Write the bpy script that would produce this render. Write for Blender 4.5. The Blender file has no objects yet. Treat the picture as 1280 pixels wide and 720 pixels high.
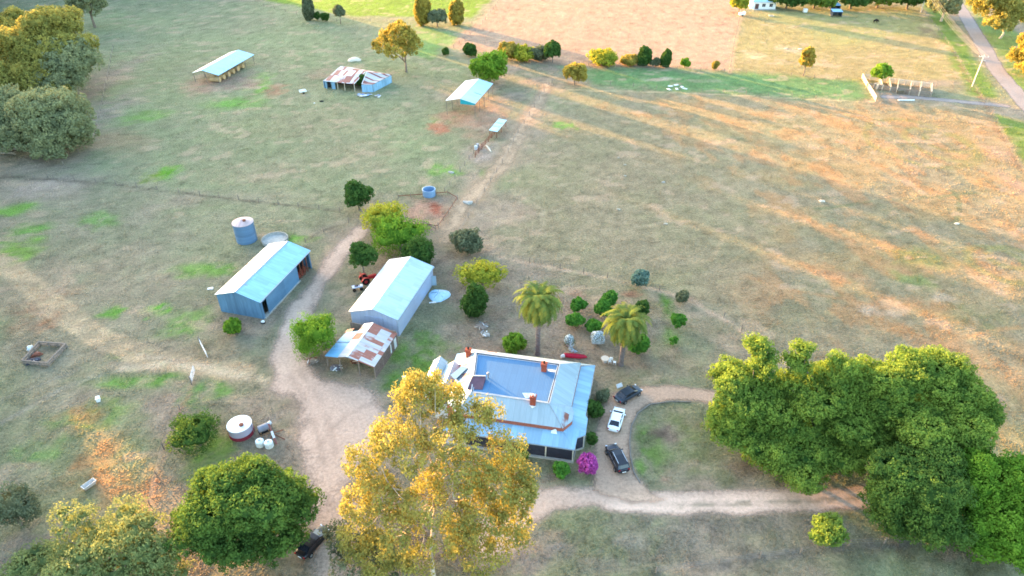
import bpy, bmesh, math, random
import numpy as np
from mathutils import Vector, Matrix
random.seed(7)
RNG = np.random.default_rng(11)
SC = bpy.context.scene
COL = SC.collection
# ------------------------------------------------------------------ camera
PITCH = math.radians(35.3); FPX = 853.3; CAMH = 70.0
SP, CP = math.sin(PITCH), math.cos(PITCH)
def at(x, y, h=0.0):
    """ground (or height h) point seen at photo pixel x, y (1280 wide)"""
    dx = x - 640; dy = -(y - 360)
    d = (dx, FPX*CP + dy*SP, -FPX*SP + dy*CP)
    t = (h - CAMH)/d[2]
    return Vector((t*d[0], t*d[1], h))
def scale_at(p):
    return FPX/(p[1]*CP - (p[2]-CAMH)*SP)
cam = bpy.data.cameras.new('camera'); cam.sensor_width = 36.0; cam.lens = 36.0*FPX/1280.0
cam.clip_end = 6000; cam.clip_start = 1.0
camo = bpy.data.objects.new('camera', cam); COL.objects.link(camo)
camo.location = (0, 0, CAMH); camo.rotation_euler = (math.radians(90) - PITCH, 0, 0)
SC.camera = camo
# ------------------------------------------------------------------ light
SUN_EL = math.radians(5.2); SUN_DIR = Vector((-0.73, 0.68, 0)).normalized()     # towards the sun
sd = Vector((SUN_DIR.x*math.cos(SUN_EL), SUN_DIR.y*math.cos(SUN_EL), math.sin(SUN_EL)))
sun = bpy.data.lights.new('sun', 'SUN'); sun.energy = 33.0; sun.angle = math.radians(0.5)
sun.color = (1.0, 0.54, 0.18)
suno = bpy.data.objects.new('sun', sun); COL.objects.link(suno)
suno.rotation_euler = (-sd).to_track_quat('-Z', 'Y').to_euler(); suno.location = (-150, 150, 120)
W = bpy.data.worlds.new('World'); SC.world = W; W.use_nodes = True
wn = W.node_tree; bg = wn.nodes['Background']
sky = wn.nodes.new('ShaderNodeTexSky'); sky.sky_type = 'NISHITA'; sky.sun_disc = False
sky.sun_elevation = SUN_EL; sky.sun_rotation = math.atan2(SUN_DIR.x, SUN_DIR.y); sky.altitude = 200
sky.air_density = 1.0; sky.dust_density = 3.0; sky.ozone_density = 1.6
wn.links.new(sky.outputs[0], bg.inputs[0]); bg.inputs[1].default_value = 2.15
SC.view_settings.view_transform = 'Standard'; SC.view_settings.look = 'None'; SC.view_settings.exposure = 0
SC.render.engine = 'CYCLES'
SC.cycles.use_denoising = True
SC.cycles.max_bounces = 6; SC.cycles.transparent_max_bounces = 12
SC.cycles.filter_width = 1.7
# ------------------------------------------------------------------ colour and noise helpers
def lin(c):
    return tuple((v/255/12.92 if v/255 <= .04045 else ((v/255+.055)/1.055)**2.4) for v in c)
def hashn(ix, iy, s):
    n = (ix*374761393 + iy*668265263 + s*974634541) & 0xffffffff
    n = ((n ^ (n >> 13))*1274126177) & 0xffffffff
    return ((n ^ (n >> 16)) & 0xffff)/65535.0
def vnoise(x, y, s=0):
    x = np.asarray(x, float); y = np.asarray(y, float)
    ix = np.floor(x).astype(np.int64); iy = np.floor(y).astype(np.int64)
    fx = x-ix; fy = y-iy; fx = fx*fx*(3-2*fx); fy = fy*fy*(3-2*fy)
    a = hashn(ix, iy, s); b = hashn(ix+1, iy, s); c = hashn(ix, iy+1, s); d = hashn(ix+1, iy+1, s)
    return (a*(1-fx)+b*fx)*(1-fy)+(c*(1-fx)+d*fx)*fy
def fbm(x, y, s=0, o=4):
    v = 0; a = .5; t = 0
    for k in range(o):
        v = v+a*vnoise(x, y, s+k*17); t += a; a *= .5; x = np.asarray(x)*2.03+3.1; y = np.asarray(y)*2.03+1.7
    return v/t
def sstep(a, b, x):
    t = np.clip((x-a)/(b-a), 0, 1); return t*t*(3-2*t)
# ------------------------------------------------------------------ materials
def nt(name):
    m = bpy.data.materials.new(name); m.use_nodes = True
    t = m.node_tree; b = t.nodes['Principled BSDF']; return m, t, b
def N(t, kind, **kw):
    n = t.nodes.new(kind)
    for k, v in kw.items():
        if k.startswith('i_'): n.inputs[int(k[2:])].default_value = v
        else: setattr(n, k, v)
    return n
def mixc(t, fac, a, b, blend='MIX'):
    n = t.nodes.new('ShaderNodeMix'); n.data_type = 'RGBA'; n.blend_type = blend
    for s, v in ((0, fac), (6, a), (7, b)):
        if hasattr(v, 'links') or hasattr(v, 'is_linked'): t.links.new(v, n.inputs[s])
        else: n.inputs[s].default_value = v if s == 0 else (v[0], v[1], v[2], 1)
    return n.outputs[2]
def math_(t, op, a, b=None, c=None, clamp=False):
    n = t.nodes.new('ShaderNodeMath'); n.operation = op; n.use_clamp = clamp
    for i, v in enumerate((a, b, c)):
        if v is None: continue
        if hasattr(v, 'is_linked'): t.links.new(v, n.inputs[i])
        else: n.inputs[i].default_value = v
    return n.outputs[0]
def noise(t, vec, scale, detail=3, rough=.6):
    n = t.nodes.new('ShaderNodeTexNoise'); n.inputs['Scale'].default_value = scale
    n.inputs['Detail'].default_value = detail; n.inputs['Roughness'].default_value = rough
    if vec is not None: t.links.new(vec, n.inputs['Vector'])
    return n.outputs[0]
def ramp(t, v, lo, hi):
    n = t.nodes.new('ShaderNodeMapRange'); n.interpolation_type = 'SMOOTHSTEP'
    n.inputs[1].default_value = lo; n.inputs[2].default_value = hi
    t.links.new(v, n.inputs[0]); return n.outputs[0]
MATS = {}
def plain(name, rgb, rough=.7, var=.18, scale=1.6, metal=0., bump=.0, spec=.3):
    """painted, wooden, stone... surfaces: base colour with dirt and fading from noise"""
    if name in MATS: return MATS[name]
    m, t, b = nt(name); c = lin(rgb)
    tc = t.nodes.new('ShaderNodeTexCoord')
    n1 = noise(t, tc.outputs['Object'], scale, 4, .65)
    n2 = noise(t, tc.outputs['Object'], scale*7, 2, .6)
    f = math_(t, 'ADD', math_(t, 'MULTIPLY', n1, .7), math_(t, 'MULTIPLY', n2, .3))
    f = ramp(t, f, .3, .7)
    lo = tuple(v*(1-var) for v in c); hi = tuple(min(.9, v*(1+var)) for v in c)
    t.links.new(mixc(t, f, lo, hi), b.inputs['Base Color'])
    b.inputs['Roughness'].default_value = rough; b.inputs['Metallic'].default_value = metal
    b.inputs['Specular IOR Level'].default_value = spec
    if bump:
        bp = t.nodes.new('ShaderNodeBump'); bp.inputs['Strength'].default_value = bump; bp.inputs['Distance'].default_value = .05
        t.links.new(n2, bp.inputs['Height']); t.links.new(bp.outputs[0], b.inputs['Normal'])
    MATS[name] = m; return m
def corr(name, rgb, axis=0, rust=0., rough=.42, streak=.12, metal=0.15, rustrgb=(128, 74, 58), sheet=.8, rowlen=2.4):
    """corrugated metal: ribs run across `axis`; sheets fade and rust one by one"""
    if name in MATS: return MATS[name]
    m, t, b = nt(name); c = lin(rgb)
    tc = t.nodes.new('ShaderNodeTexCoord'); sx = t.nodes.new('ShaderNodeSeparateXYZ')
    t.links.new(tc.outputs['Object'], sx.inputs[0])
    u, v = sx.outputs[axis], sx.outputs[1-axis]
    # streaks down the slope
    cb = t.nodes.new('ShaderNodeCombineXYZ')
    t.links.new(math_(t, 'MULTIPLY', u, 2.2), cb.inputs[0]); t.links.new(math_(t, 'MULTIPLY', v, .22), cb.inputs[1]); t.links.new(math_(t, 'MULTIPLY', sx.outputs[2], .3), cb.inputs[2])
    st = noise(t, cb.outputs[0], 1.0, 4, .7)
    cs = t.nodes.new('ShaderNodeCombineXYZ')
    t.links.new(math_(t, 'FLOOR', math_(t, 'DIVIDE', u, sheet)), cs.inputs[0]); t.links.new(math_(t, 'FLOOR', math_(t, 'DIVIDE', v, rowlen)), cs.inputs[1])
    wnz = t.nodes.new('ShaderNodeTexWhiteNoise'); wnz.noise_dimensions = '3D'; t.links.new(cs.outputs[0], wnz.inputs['Vector'])
    rnd = wnz.outputs['Value']
    f = math_(t, 'ADD', math_(t, 'MULTIPLY', st, .75), math_(t, 'MULTIPLY', rnd, .25))
    base = mixc(t, ramp(t, f, .25, .75), tuple(x*(1-streak) for x in c), tuple(min(.92, x*(1+streak*.7)) for x in c))
    if rust:
        big = noise(t, tc.outputs['Object'], .35, 3, .6)
        q = math_(t, 'ADD', math_(t, 'MULTIPLY', rnd, .55), math_(t, 'ADD', math_(t, 'MULTIPLY', big, .5), math_(t, 'MULTIPLY', st, .35)))
        thr = 1.02-rust*.62
        rf = ramp(t, q, thr-.05, thr+.06)
        rc = mixc(t, noise(t, tc.outputs['Object'], 3.5, 3), tuple(x*.6 for x in lin(rustrgb)), tuple(x*1.5 for x in lin(rustrgb)))
        base = mixc(t, rf, base, rc)
    # sheet laps
    fr = math_(t, 'FRACT', math_(t, 'DIVIDE', u, sheet)); lap = math_(t, 'LESS_THAN', fr, .07)
    base = mixc(t, math_(t, 'MULTIPLY', lap, .22), base, tuple(x*.45 for x in c))
    t.links.new(base, b.inputs['Base Color'])
    b.inputs['Roughness'].default_value = rough; b.inputs['Metallic'].default_value = metal
    wv = math_(t, 'SINE', math_(t, 'MULTIPLY', u, 2*math.pi/.2))
    bp = t.nodes.new('ShaderNodeBump'); bp.inputs['Strength'].default_value = .35; bp.inputs['Distance'].default_value = .02
    t.links.new(wv, bp.inputs['Height']); t.links.new(bp.outputs[0], b.inputs['Normal'])
    MATS[name] = m; return m
def leafmat(name, dark, light, trans=.35, gold=None):
    """foliage: `tint` on the leaves runs from the dark to the light colour"""
    if name in MATS: return MATS[name]
    m = bpy.data.materials.new(name); m.use_nodes = True; t = m.node_tree
    for n in list(t.nodes): t.nodes.remove(n)
    out = t.nodes.new('ShaderNodeOutputMaterial')
    a = t.nodes.new('ShaderNodeAttribute'); a.attribute_name = 'tint'
    tc = t.nodes.new('ShaderNodeTexCoord')
    n1 = noise(t, tc.outputs['Object'], .55, 3, .6)
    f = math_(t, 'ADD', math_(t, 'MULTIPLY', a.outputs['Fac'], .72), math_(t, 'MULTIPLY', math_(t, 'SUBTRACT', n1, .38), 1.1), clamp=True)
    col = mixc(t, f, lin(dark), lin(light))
    d = t.nodes.new('ShaderNodeBsdfDiffuse'); tr = t.nodes.new('ShaderNodeBsdfTranslucent')
    t.links.new(col, d.inputs[0]); t.links.new(mixc(t, .35, col, lin(light)), tr.inputs[0])
    mx = t.nodes.new('ShaderNodeMixShader'); mx.inputs[0].default_value = trans
    t.links.new(d.outputs[0], mx.inputs[1]); t.links.new(tr.outputs[0], mx.inputs[2])
    t.links.new(mx.outputs[0], out.inputs[0]); MATS[name] = m; return m
def glass(name='car_glass', rgb=(30, 34, 42)):
    if name in MATS: return MATS[name]
    m = plain(name, rgb, .08, .2, 1, 0, 0, .6); return m
# ------------------------------------------------------------------ mesh builder
class MB:
    def __init__(s): s.v = []; s.f = []
    def add(s, vs, fs):
        o = len(s.v); s.v += [tuple(p) for p in vs]; s.f += [tuple(i+o for i in f) for f in fs]; return s
    def poly(s, *pts): return s.add(pts, [tuple(range(len(pts)))])
    def box(s, c, d, rz=0, rx=0, ry=0):
        M = Matrix.Translation(c) @ Matrix.Rotation(rz, 4, 'Z') @ Matrix.Rotation(ry, 4, 'Y') @ Matrix.Rotation(rx, 4, 'X')
        vs = [M @ Vector((d[0]/2*i, d[1]/2*j, d[2]/2*k)) for i in (-1, 1) for j in (-1, 1) for k in (-1, 1)]
        return s.add(vs, [(0, 1, 3, 2), (4, 6, 7, 5), (0, 4, 5, 1), (2, 3, 7, 6), (0, 2, 6, 4), (1, 5, 7, 3)])
    def bar(s, a, b, w, h=None):
        """square bar from a to b"""
        a = Vector(a); b = Vector(b); h = h or w; d = (b-a).normalized()
        up = Vector((0, 0, 1)) if abs(d.z) < .9 else Vector((0, 1, 0))
        x = d.cross(up).normalized()*w/2; y = x.cross(d).normalized()*h/2
        vs = [a-x-y, a+x-y, a+x+y, a-x+y, b-x-y, b+x-y, b+x+y, b-x+y]
        return s.add(vs, [(3, 2, 1, 0), (4, 5, 6, 7), (0, 1, 5, 4), (1, 2, 6, 5), (2, 3, 7, 6), (3, 0, 4, 7)])
    def tube(s, pts, rad, n=8, caps=True):
        pts = [Vector(p) for p in pts]; rs = rad if hasattr(rad, '__len__') else [rad]*len(pts)
        vs = []; fs = []; px = None
        for i, p in enumerate(pts):
            d = (pts[min(i+1, len(pts)-1)]-pts[max(i-1, 0)]).normalized()
            if px is None:
                px = d.cross(Vector((0, 0, 1)) if abs(d.z) < .9 else Vector((0, 1, 0))).normalized()
            x = (px-d*px.dot(d)).normalized(); px = x; y = d.cross(x)
            for k in range(n):
                a = 2*math.pi*k/n; vs.append(p+(x*math.cos(a)+y*math.sin(a))*rs[i])
        for i in range(len(pts)-1):
            for k in range(n):
                k2 = (k+1) % n; fs.append((i*n+k, i*n+k2, (i+1)*n+k2, (i+1)*n+k))
        if caps:
            fs.append(tuple(range(n))[::-1]); fs.append(tuple(range((len(pts)-1)*n, len(pts)*n)))
        return s.add(vs, fs)
    def lathe(s, prof, n=24, c=(0, 0, 0)):
        vs = []; fs = []
        for r, z in prof:
            for k in range(n):
                a = 2*math.pi*k/n; vs.append((c[0]+r*math.cos(a), c[1]+r*math.sin(a), c[2]+z))
        for i in range(len(prof)-1):
            for k in range(n):
                k2 = (k+1) % n; fs.append((i*n+k, i*n+k2, (i+1)*n+k2, (i+1)*n+k))
        return s.add(vs, fs)
    def prism(s, outline, z0, z1, cap=True):
        n = len(outline); vs = [(p[0], p[1], z0) for p in outline]+[(p[0], p[1], z1) for p in outline]
        fs = [(i, (i+1) % n, (i+1) % n+n, i+n) for i in range(n)]
        if cap: fs += [tuple(range(n))[::-1], tuple(range(n, 2*n))]
        return s.add(vs, fs)
    def blob(s, c, r, seed=0, sub=2, rough=.2, flat=1):
        bm = bmesh.new(); bmesh.ops.create_icosphere(bm, subdivisions=sub, radius=1)
        rr = np.random.default_rng(seed); ph = rr.random(6)*6
        r = r if hasattr(r, '__len__') else (r, r, r*flat)
        bm.verts.ensure_lookup_table(); vs = []
        for v in bm.verts:
            p = v.co; k = 1+rough*(math.sin(p.x*3+ph[0])*math.sin(p.y*3+ph[1])+.5*math.sin(p.z*6+ph[2]+p.x*4)+.6*(rr.random()-.5))
            vs.append((c[0]+p.x*r[0]*k, c[1]+p.y*r[1]*k, c[2]+p.z*r[2]*k))
        fs = [tuple(v.index for v in f.verts) for f in bm.faces]; bm.free(); return s.add(vs, fs)
    def build(s, name, mat, parent=None, smooth=False, bevel=0, solid=0, seg=2, recalc=True):
        me = bpy.data.meshes.new(name); me.from_pydata(s.v, [], s.f)
        if recalc:
            bm = bmesh.new(); bm.from_mesh(me); bmesh.ops.recalc_face_normals(bm, faces=bm.faces); bm.to_mesh(me); bm.free()
        o = bpy.data.objects.new(name, me); COL.objects.link(o); me.materials.append(mat)
        if parent: o.parent = parent
        if smooth: me.polygons.foreach_set('use_smooth', [True]*len(me.polygons))
        if solid:
            md = o.modifiers.new('thickness', 'SOLIDIFY'); md.thickness = solid; md.offset = -1
        if bevel:
            md = o.modifiers.new('bevel', 'BEVEL'); md.width = bevel; md.segments = seg; md.limit_method = 'ANGLE'
        return o
def tag(o, label, cat, group=None):
    o['label'] = label; o['category'] = cat
    if group: o['group'] = group
    return o
def thing(name, label, cat, loc=(0, 0, 0), rz=0, group=None):
    o = bpy.data.objects.new(name, None); COL.objects.link(o); o.empty_display_size = .3
    o.location = loc; o.rotation_euler = (0, 0, rz); return tag(o, label, cat, group)
def copy_tree(o, parent=None):
    c = o.copy(); COL.objects.link(c); c.parent = parent
    for ch in list(o.children): copy_tree(ch, c)
    return c
# ------------------------------------------------------------------ ground: one sheet, colours laid out in ground metres
KALB = np.array((.88, .81, .82))                                            # seen colour -> surface albedo
def G(c): return np.array(lin(c))*KALB
def P2(pts): return np.array([at(x, y)[:2] for x, y in pts])
def d_line(X, Y, pts):
    d = np.full(X.shape, 1e9)
    for a, b in zip(pts[:-1], pts[1:]):
        ab = b-a; t = np.clip(((X-a[0])*ab[0]+(Y-a[1])*ab[1])/(ab@ab+1e-9), 0, 1)
        d = np.minimum(d, np.hypot(X-a[0]-t*ab[0], Y-a[1]-t*ab[1]))
    return d
def d_poly(X, Y, pts):
    """signed distance, negative inside"""
    d = d_line(X, Y, np.vstack([pts, pts[:1]])); ins = np.zeros(X.shape, bool); n = len(pts)
    for i in range(n):
        x1, y1 = pts[i]; x2, y2 = pts[(i+1) % n]
        c = ((y1 > Y) != (y2 > Y)) & (X < (x2-x1)*(Y-y1)/(y2-y1+1e-12)+x1); ins ^= c
    return np.where(ins, -d, d)
def warp(X, Y, amp, sc, s):
    return X+(fbm(X/sc, Y/sc, s, 3)-.5)*2*amp, Y+(fbm(X/sc, Y/sc, s+50, 3)-.5)*2*amp
def m_line(X, Y, px, w, soft=.6, amp=.6, s=1):
    x, y = warp(X, Y, amp, 4, s); d = d_line(x, y, P2(px)); return 1-sstep(w/2-soft, w/2+soft, d)
def m_poly(X, Y, px, soft=1.5, amp=1.5, s=1, sc=7):
    x, y = warp(X, Y, amp, sc, s); d = d_poly(x, y, P2(px)); return 1-sstep(-soft, soft, d)
def m_spot(X, Y, px, py, rw, rh, s=1):
    """soft patch: half widths in photo pixels turned into metres on the ground"""
    c = at(px, py); k = scale_at(c); k2 = k*math.sin(math.atan2(CAMH, math.hypot(c.x, c.y)))
    x, y = warp(X, Y, min(rw/k, rh/k2)*.7, max(1.2, rw/k*.5), s)
    d = np.hypot((x-c.x)/(rw/k), (y-c.y)/(rh/k2)); return (1-sstep(.35, 1.1, d))*(.35+.65*sstep(.3, .55, fbm(X/1.6, Y/1.6, s+9, 3)))
YARD = [(352, 452), (372, 447), (398, 470), (440, 482), (470, 490), (482, 515), (470, 560), (440, 600), (405, 622), (388, 612), (384, 575), (372, 545), (366, 520), (348, 490)]
LANE = [(556, 300), (575, 262), (600, 235), (628, 205), (650, 165), (668, 135), (686, 106)]
def gravel_mask(X, Y):
    m = m_poly(X, Y, YARD, 2.2, 2.0, 3)
    m = np.maximum(m, m_line(X, Y, [(362, 478), (360, 440), (368, 412), (382, 380)], 4.6, 1.5, .9, 4))
    m = np.maximum(m, m_line(X, Y, [(382, 380), (398, 352), (414, 330), (432, 306), (452, 288)], 3.6, 1.4, 1.0, 5)*.9)
    m = np.maximum(m, m_line(X, Y, [(400, 560), (412, 610), (420, 660), (428, 700), (436, 740)], 6, 2.0, 1.0, 6)*.85)
    m = np.maximum(m, m_poly(X, Y, [(585, 660), (655, 608), (700, 604), (760, 612), (800, 618), (800, 637), (740, 636), (690, 637), (660, 665), (640, 690), (600, 700)], 1.5, 1.3, 7))
    m = np.maximum(m, m_line(X, Y, [(760, 624), (850, 630), (960, 627), (1090, 621), (1180, 610)], 3.3, .9, .6, 8))
    return m
LOOP = [(742, 615), (741, 585), (742, 560), (745, 535), (752, 512), (768, 494), (790, 484), (830, 482), (872, 485), (905, 492), (935, 505), (930, 516), (900, 506), (872, 501), (838, 500), (812, 504), (797, 513), (789, 530), (787, 550), (789, 575), (797, 597), (812, 612), (832, 624), (790, 630)]
def loop_mask(X, Y): return m_poly(X, Y, LOOP, 1.0, .5, 9, 3)
def lane_mask(X, Y):
    d = m_line(X, Y, LANE, 5.0, 2.2, .8, 12)
    return d*(.62+.25*sstep(.3, .7, fbm(X/1.5, Y/1.5, 77, 3)))
def road_mask(X, Y):
    m = m_line(X, Y, [(1175, -25), (1200, 10), (1222, 45), (1246, 88), (1290, 138), (1340, 190)], 5.2, .5, .3, 13)
    return np.maximum(m, m_line(X, Y, [(1105, 121), (1150, 122), (1200, 127), (1256, 132)], 3.0, .6, .5, 14)*.95)
def ground_colour(X, Y):
    sh = X.shape
    n1 = fbm(X/28, Y/28, 1, 4)[..., None]; n2 = fbm(X/7, Y/7, 2, 4)[..., None]; n3 = fbm(X/1.7, Y/1.7, 3, 3)[..., None]
    # base pasture: straw-grey with green flushes
    c = G((164, 152, 134))*(1-sstep(.35, .65, n2))+G((147, 146, 120))*sstep(.35, .65, n2)
    c = c+(G((134, 154, 104))-c)*.45*sstep(.5, .68, n1)
    def lay(m, col, a=1.0):
        nonlocal c
        c = c+(G(col)-c)*(m*a)[..., None]
    # left paddocks are greener
    lay(m_poly(X, Y, [(0, 0), (620, 0), (560, 100), (560, 240), (420, 262), (0, 215)], 6, 8, 20, 25), (142, 154, 118), .7)
    lay(m_poly(X, Y, [(0, 235), (430, 270), (280, 370), (150, 470), (0, 560)], 6, 8, 21, 25), (150, 152, 125), .55)
    # right paddock: drier, browner, then straw-gold along its east side
    lay(m_poly(X, Y, [(690, 110), (1100, 128), (1235, 132), (1300, 230), (1300, 560), (985, 455), (630, 322)], 4, 5, 22, 20), (152, 147, 119), .7)
    rp = m_poly(X, Y, [(760, 122), (1240, 132), (1300, 240), (1300, 620), (1080, 460), (930, 400), (1000, 300)], 10, 14, 23, 30)
    lay(rp*sstep(.42, .62, fbm(X/9, Y/9, 61, 4)), (186, 158, 112), .42)
    lay(rp*sstep(.5, .62, fbm(X/3.2+Y/14, Y/7, 62, 3)), (198, 150, 104), .4)
    # far paddocks
    lay(m_poly(X, Y, [(560, 60), (625, 0), (640, -60), (930, -60), (925, 20), (915, 88), (700, 80), (640, 70)], 1.5, 2, 24), (186, 158, 136), .95)
    lay(m_poly(X, Y, [(300, -30), (330, 0), (440, 20), (590, 22), (612, 0), (640, -50)], 1.5, 2, 25), (124, 160, 58), .95)
    lay(m_poly(X, Y, [(912, 92), (930, 15), (1150, 10), (1215, 100), (1080, 105)], 2, 2, 26), (166, 156, 108), .8)
    lay(m_poly(X, Y, [(930, 15), (1150, 8), (1170, 40), (1050, 55)], 4, 4, 27), (150, 160, 105), .5)
    lay(m_poly(X, Y, [(1150, 0), (1175, 0), (1250, 125), (1215, 120)], 1.5, 2, 28), (112, 146, 60), .85)
    lay(m_poly(X, Y, [(1205, 0), (1300, 60), (1300, 140), (1262, 100)], 1.5, 2, 29), (122, 152, 72), .8)
    lay(m_poly(X, Y, [(1238, 140), (1300, 160), (1300, 235)], 1.2, 1.5, 30), (114, 146, 62), .85)
    lay(m_poly(X, Y, [(700, 84), (915, 90), (1075, 100), (1085, 126), (900, 118), (735, 104)], 3.5, 3.5, 31), (104, 148, 94), .9)
    lay(m_poly(X, Y, [(520, 30), (570, 45), (540, 75), (515, 70)], 2, 3, 32), (115, 165, 80), .6)
    for x, y, w, h, col, a in [(210, 215, 18, 9, (112, 178, 50), .9), (190, 222, 16, 6, (140, 165, 70), .7), (20, 260, 40, 10, (118, 172, 66), .8), (35, 290, 40, 12, (112, 168, 70), .8), (15, 320, 28, 22, (128, 178, 60), .8),
            (120, 277, 35, 10, (118, 165, 84), .7), (260, 338, 55, 14, (112, 168, 62), .85), (140, 390, 20, 8, (108, 170, 62), .85), (195, 388, 22, 9, (106, 174, 56), .9), (240, 400, 35, 16, (120, 165, 80), .7),
            (215, 415, 28, 14, (116, 168, 74), .75), (145, 445, 20, 8, (118, 165, 80), .7), (170, 475, 70, 12, (110, 165, 70), .8), (265, 490, 45, 26, (108, 165, 70), .8), (120, 520, 60, 22, (126, 162, 80), .7),
            (60, 560, 40, 20, (122, 160, 90), .7), (370, 300, 30, 8, (108, 168, 60), .8), (300, 130, 60, 10, (118, 165, 84), .6), (180, 145, 45, 10, (126, 168, 84), .7), (290, 130, 24, 6, (108, 172, 70), .7),
            (320, 100, 20, 12, (118, 172, 72), .6), (330, 110, 10, 10, (116, 178, 62), .7), (705, 157, 18, 6, (108, 170, 66), .8), (545, 150, 10, 5, (108, 165, 70), .7), (570, 150, 12, 5, (108, 165, 70), .7), (555, 212, 28, 10, (118, 168, 76), .8),
            (610, 218, 12, 10, (120, 168, 80), .7), (520, 450, 42, 30, (112, 152, 68), .95), (505, 478, 38, 22, (112, 150, 72), .9), (560, 432, 22, 12, (128, 152, 84), .7), (530, 425, 18, 12, (112, 150, 72), .8),
            (815, 555, 22, 36, (112, 158, 66), .9), (800, 585, 12, 14, (118, 160, 70), .8), (860, 560, 60, 40, (128, 142, 92), .7), (900, 580, 40, 25, (130, 135, 95), .6), (836, 385, 10, 22, (112, 158, 70), .9), (838, 420, 12, 14, (120, 152, 80), .7), (340, 640, 200, 90, (140, 138, 118), .5),
            (270, 560, 40, 20, (108, 155, 62), .8), (245, 590, 30, 20, (120, 145, 86), .7), (1150, 320, 60, 18, (132, 150, 92), .6), (1220, 400, 50, 20, (140, 145, 98), .5), (1140, 350, 40, 12, (124, 158, 84), .5)]:
        lay(m_spot(X, Y, x, y, w, h, int(x*7+y)), col, a)
    # bare and dusty ground; lower-left orange spots put the sunlit patch into colour
    for x, y, w, h, col, a in [(275, 105, 60, 14, (180, 152, 132), .9), (305, 98, 40, 9, (158, 138, 122), .8), (345, 112, 18, 9, (178, 138, 112), .8), (400, 93, 20, 8, (172, 150, 128), .6), (585, 150, 45, 22, (180, 146, 122), .9), (548, 160, 18, 10, (186, 128, 102), .9), (610, 135, 30, 20, (184, 158, 136), .8),
            (600, 190, 28, 16, (186, 170, 158), .85), (40, 235, 60, 16, (188, 172, 156), .9), (120, 110, 28, 60, (158, 146, 132), .85), (100, 190, 40, 30, (162, 152, 136), .8), (118, 150, 34, 45, (166, 154, 138), .9), (60, 205, 60, 18, (168, 156, 140), .9), (40, 370, 90, 50, (170, 157, 134), .55), (180, 340, 90, 28, (162, 151, 130), .55), (330, 215, 90, 18, (160, 150, 126), .45), (140, 178, 60, 16, (166, 148, 120), .6), (400, 150, 90, 22, (158, 152, 124), .45), (450, 190, 60, 18, (164, 152, 128), .5), (250, 440, 60, 18, (168, 154, 130), .6), (300, 165, 70, 14, (150, 158, 118), .5), (220, 70, 90, 14, (146, 154, 114), .5), (535, 265, 42, 26, (190, 156, 136), .95), (545, 262, 12, 8, (170, 98, 78), .8), (545, 255, 8, 4, (150, 84, 66), .7),
            (650, 270, 26, 18, (172, 156, 136), .7), (500, 320, 60, 24, (166, 150, 132), .8), (590, 345, 60, 40, (166, 148, 130), .95), (620, 400, 60, 45, (164, 148, 130), .9), (720, 400, 70, 55, (162, 146, 128), .95), (780, 440, 80, 40, (164, 148, 128), .9), (690, 440, 40, 25, (160, 146, 128), .9), (600, 440, 30, 16, (160, 140, 122), .8),
            (410, 440, 40, 22, (160, 144, 128), .9), (400, 455, 40, 22, (136, 126, 116), .8), (455, 475, 26, 14, (172, 160, 146), .8), (330, 540, 30, 22, (158, 150, 138), .8), (850, 455, 60, 25, (160, 150, 126), .8), (720, 365, 22, 8, (172, 128, 108), .5), (790, 368, 14, 6, (178, 128, 108), .6),
            (120, 575, 40, 35, (184, 148, 106), .8), (150, 605, 45, 30, (186, 146, 104), .85), (100, 520, 30, 20, (176, 140, 92), .6), (185, 620, 20, 28, (182, 144, 106), .8), (50, 385, 40, 30, (176, 148, 122), .7), (62, 400, 16, 16, (196, 142, 110), .5), (65, 445, 40, 16, (162, 152, 130), .7), (170, 440, 70, 18, (168, 156, 136), .7),
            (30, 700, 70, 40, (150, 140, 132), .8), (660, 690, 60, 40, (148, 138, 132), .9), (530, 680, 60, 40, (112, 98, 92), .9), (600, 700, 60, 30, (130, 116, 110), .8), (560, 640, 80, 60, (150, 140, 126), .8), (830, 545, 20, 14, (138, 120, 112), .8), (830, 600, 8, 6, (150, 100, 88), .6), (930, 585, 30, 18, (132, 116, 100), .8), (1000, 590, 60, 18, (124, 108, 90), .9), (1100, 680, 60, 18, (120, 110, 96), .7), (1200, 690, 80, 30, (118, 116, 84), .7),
            (800, 690, 220, 30, (142, 138, 124), .8), (880, 655, 200, 20, (146, 140, 126), .8), (790, 676, 34, 8, (176, 172, 156), .6), (850, 660, 14, 5, (174, 170, 152), .6), (695, 683, 12, 6, (196, 190, 182), .8), (670, 560, 30, 22, (132, 124, 108), .9), (690, 600, 30, 12, (146, 134, 122), .8), (740, 590, 14, 10, (110, 90, 80), .5), (1010, 660, 90, 20, (150, 144, 130), .6),
            (443, 74, 8, 3, (214, 204, 186), .95), (945, 70, 16, 7, (205, 186, 152), .8), (985, 62, 16, 6, (190, 176, 150), .8), (825, 99, 26, 2.6, (196, 190, 168), .9), (880, 101, 30, 2, (186, 178, 150), .6), (1165, 33, 12, 4, (205, 188, 150), .9), (1160, 38, 14, 5, (150, 136, 112), .8), (1180, 58, 12, 6, (200, 176, 140), .8),
            (1105, 390, 30, 8, (186, 168, 146), .6), (1085, 388, 14, 8, (196, 186, 168), .6), (1180, 372, 20, 8, (198, 186, 168), .6), (1130, 380, 60, 10, (196, 156, 118), .6), (1060, 345, 40, 10, (186, 146, 112), .5), (1250, 190, 20, 12, (176, 152, 132), .7), (1270, 230, 14, 20, (188, 160, 140), .7)]:
        lay(m_spot(X, Y, x, y, w, h, int(x*3+y*5)), col, a)
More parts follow.
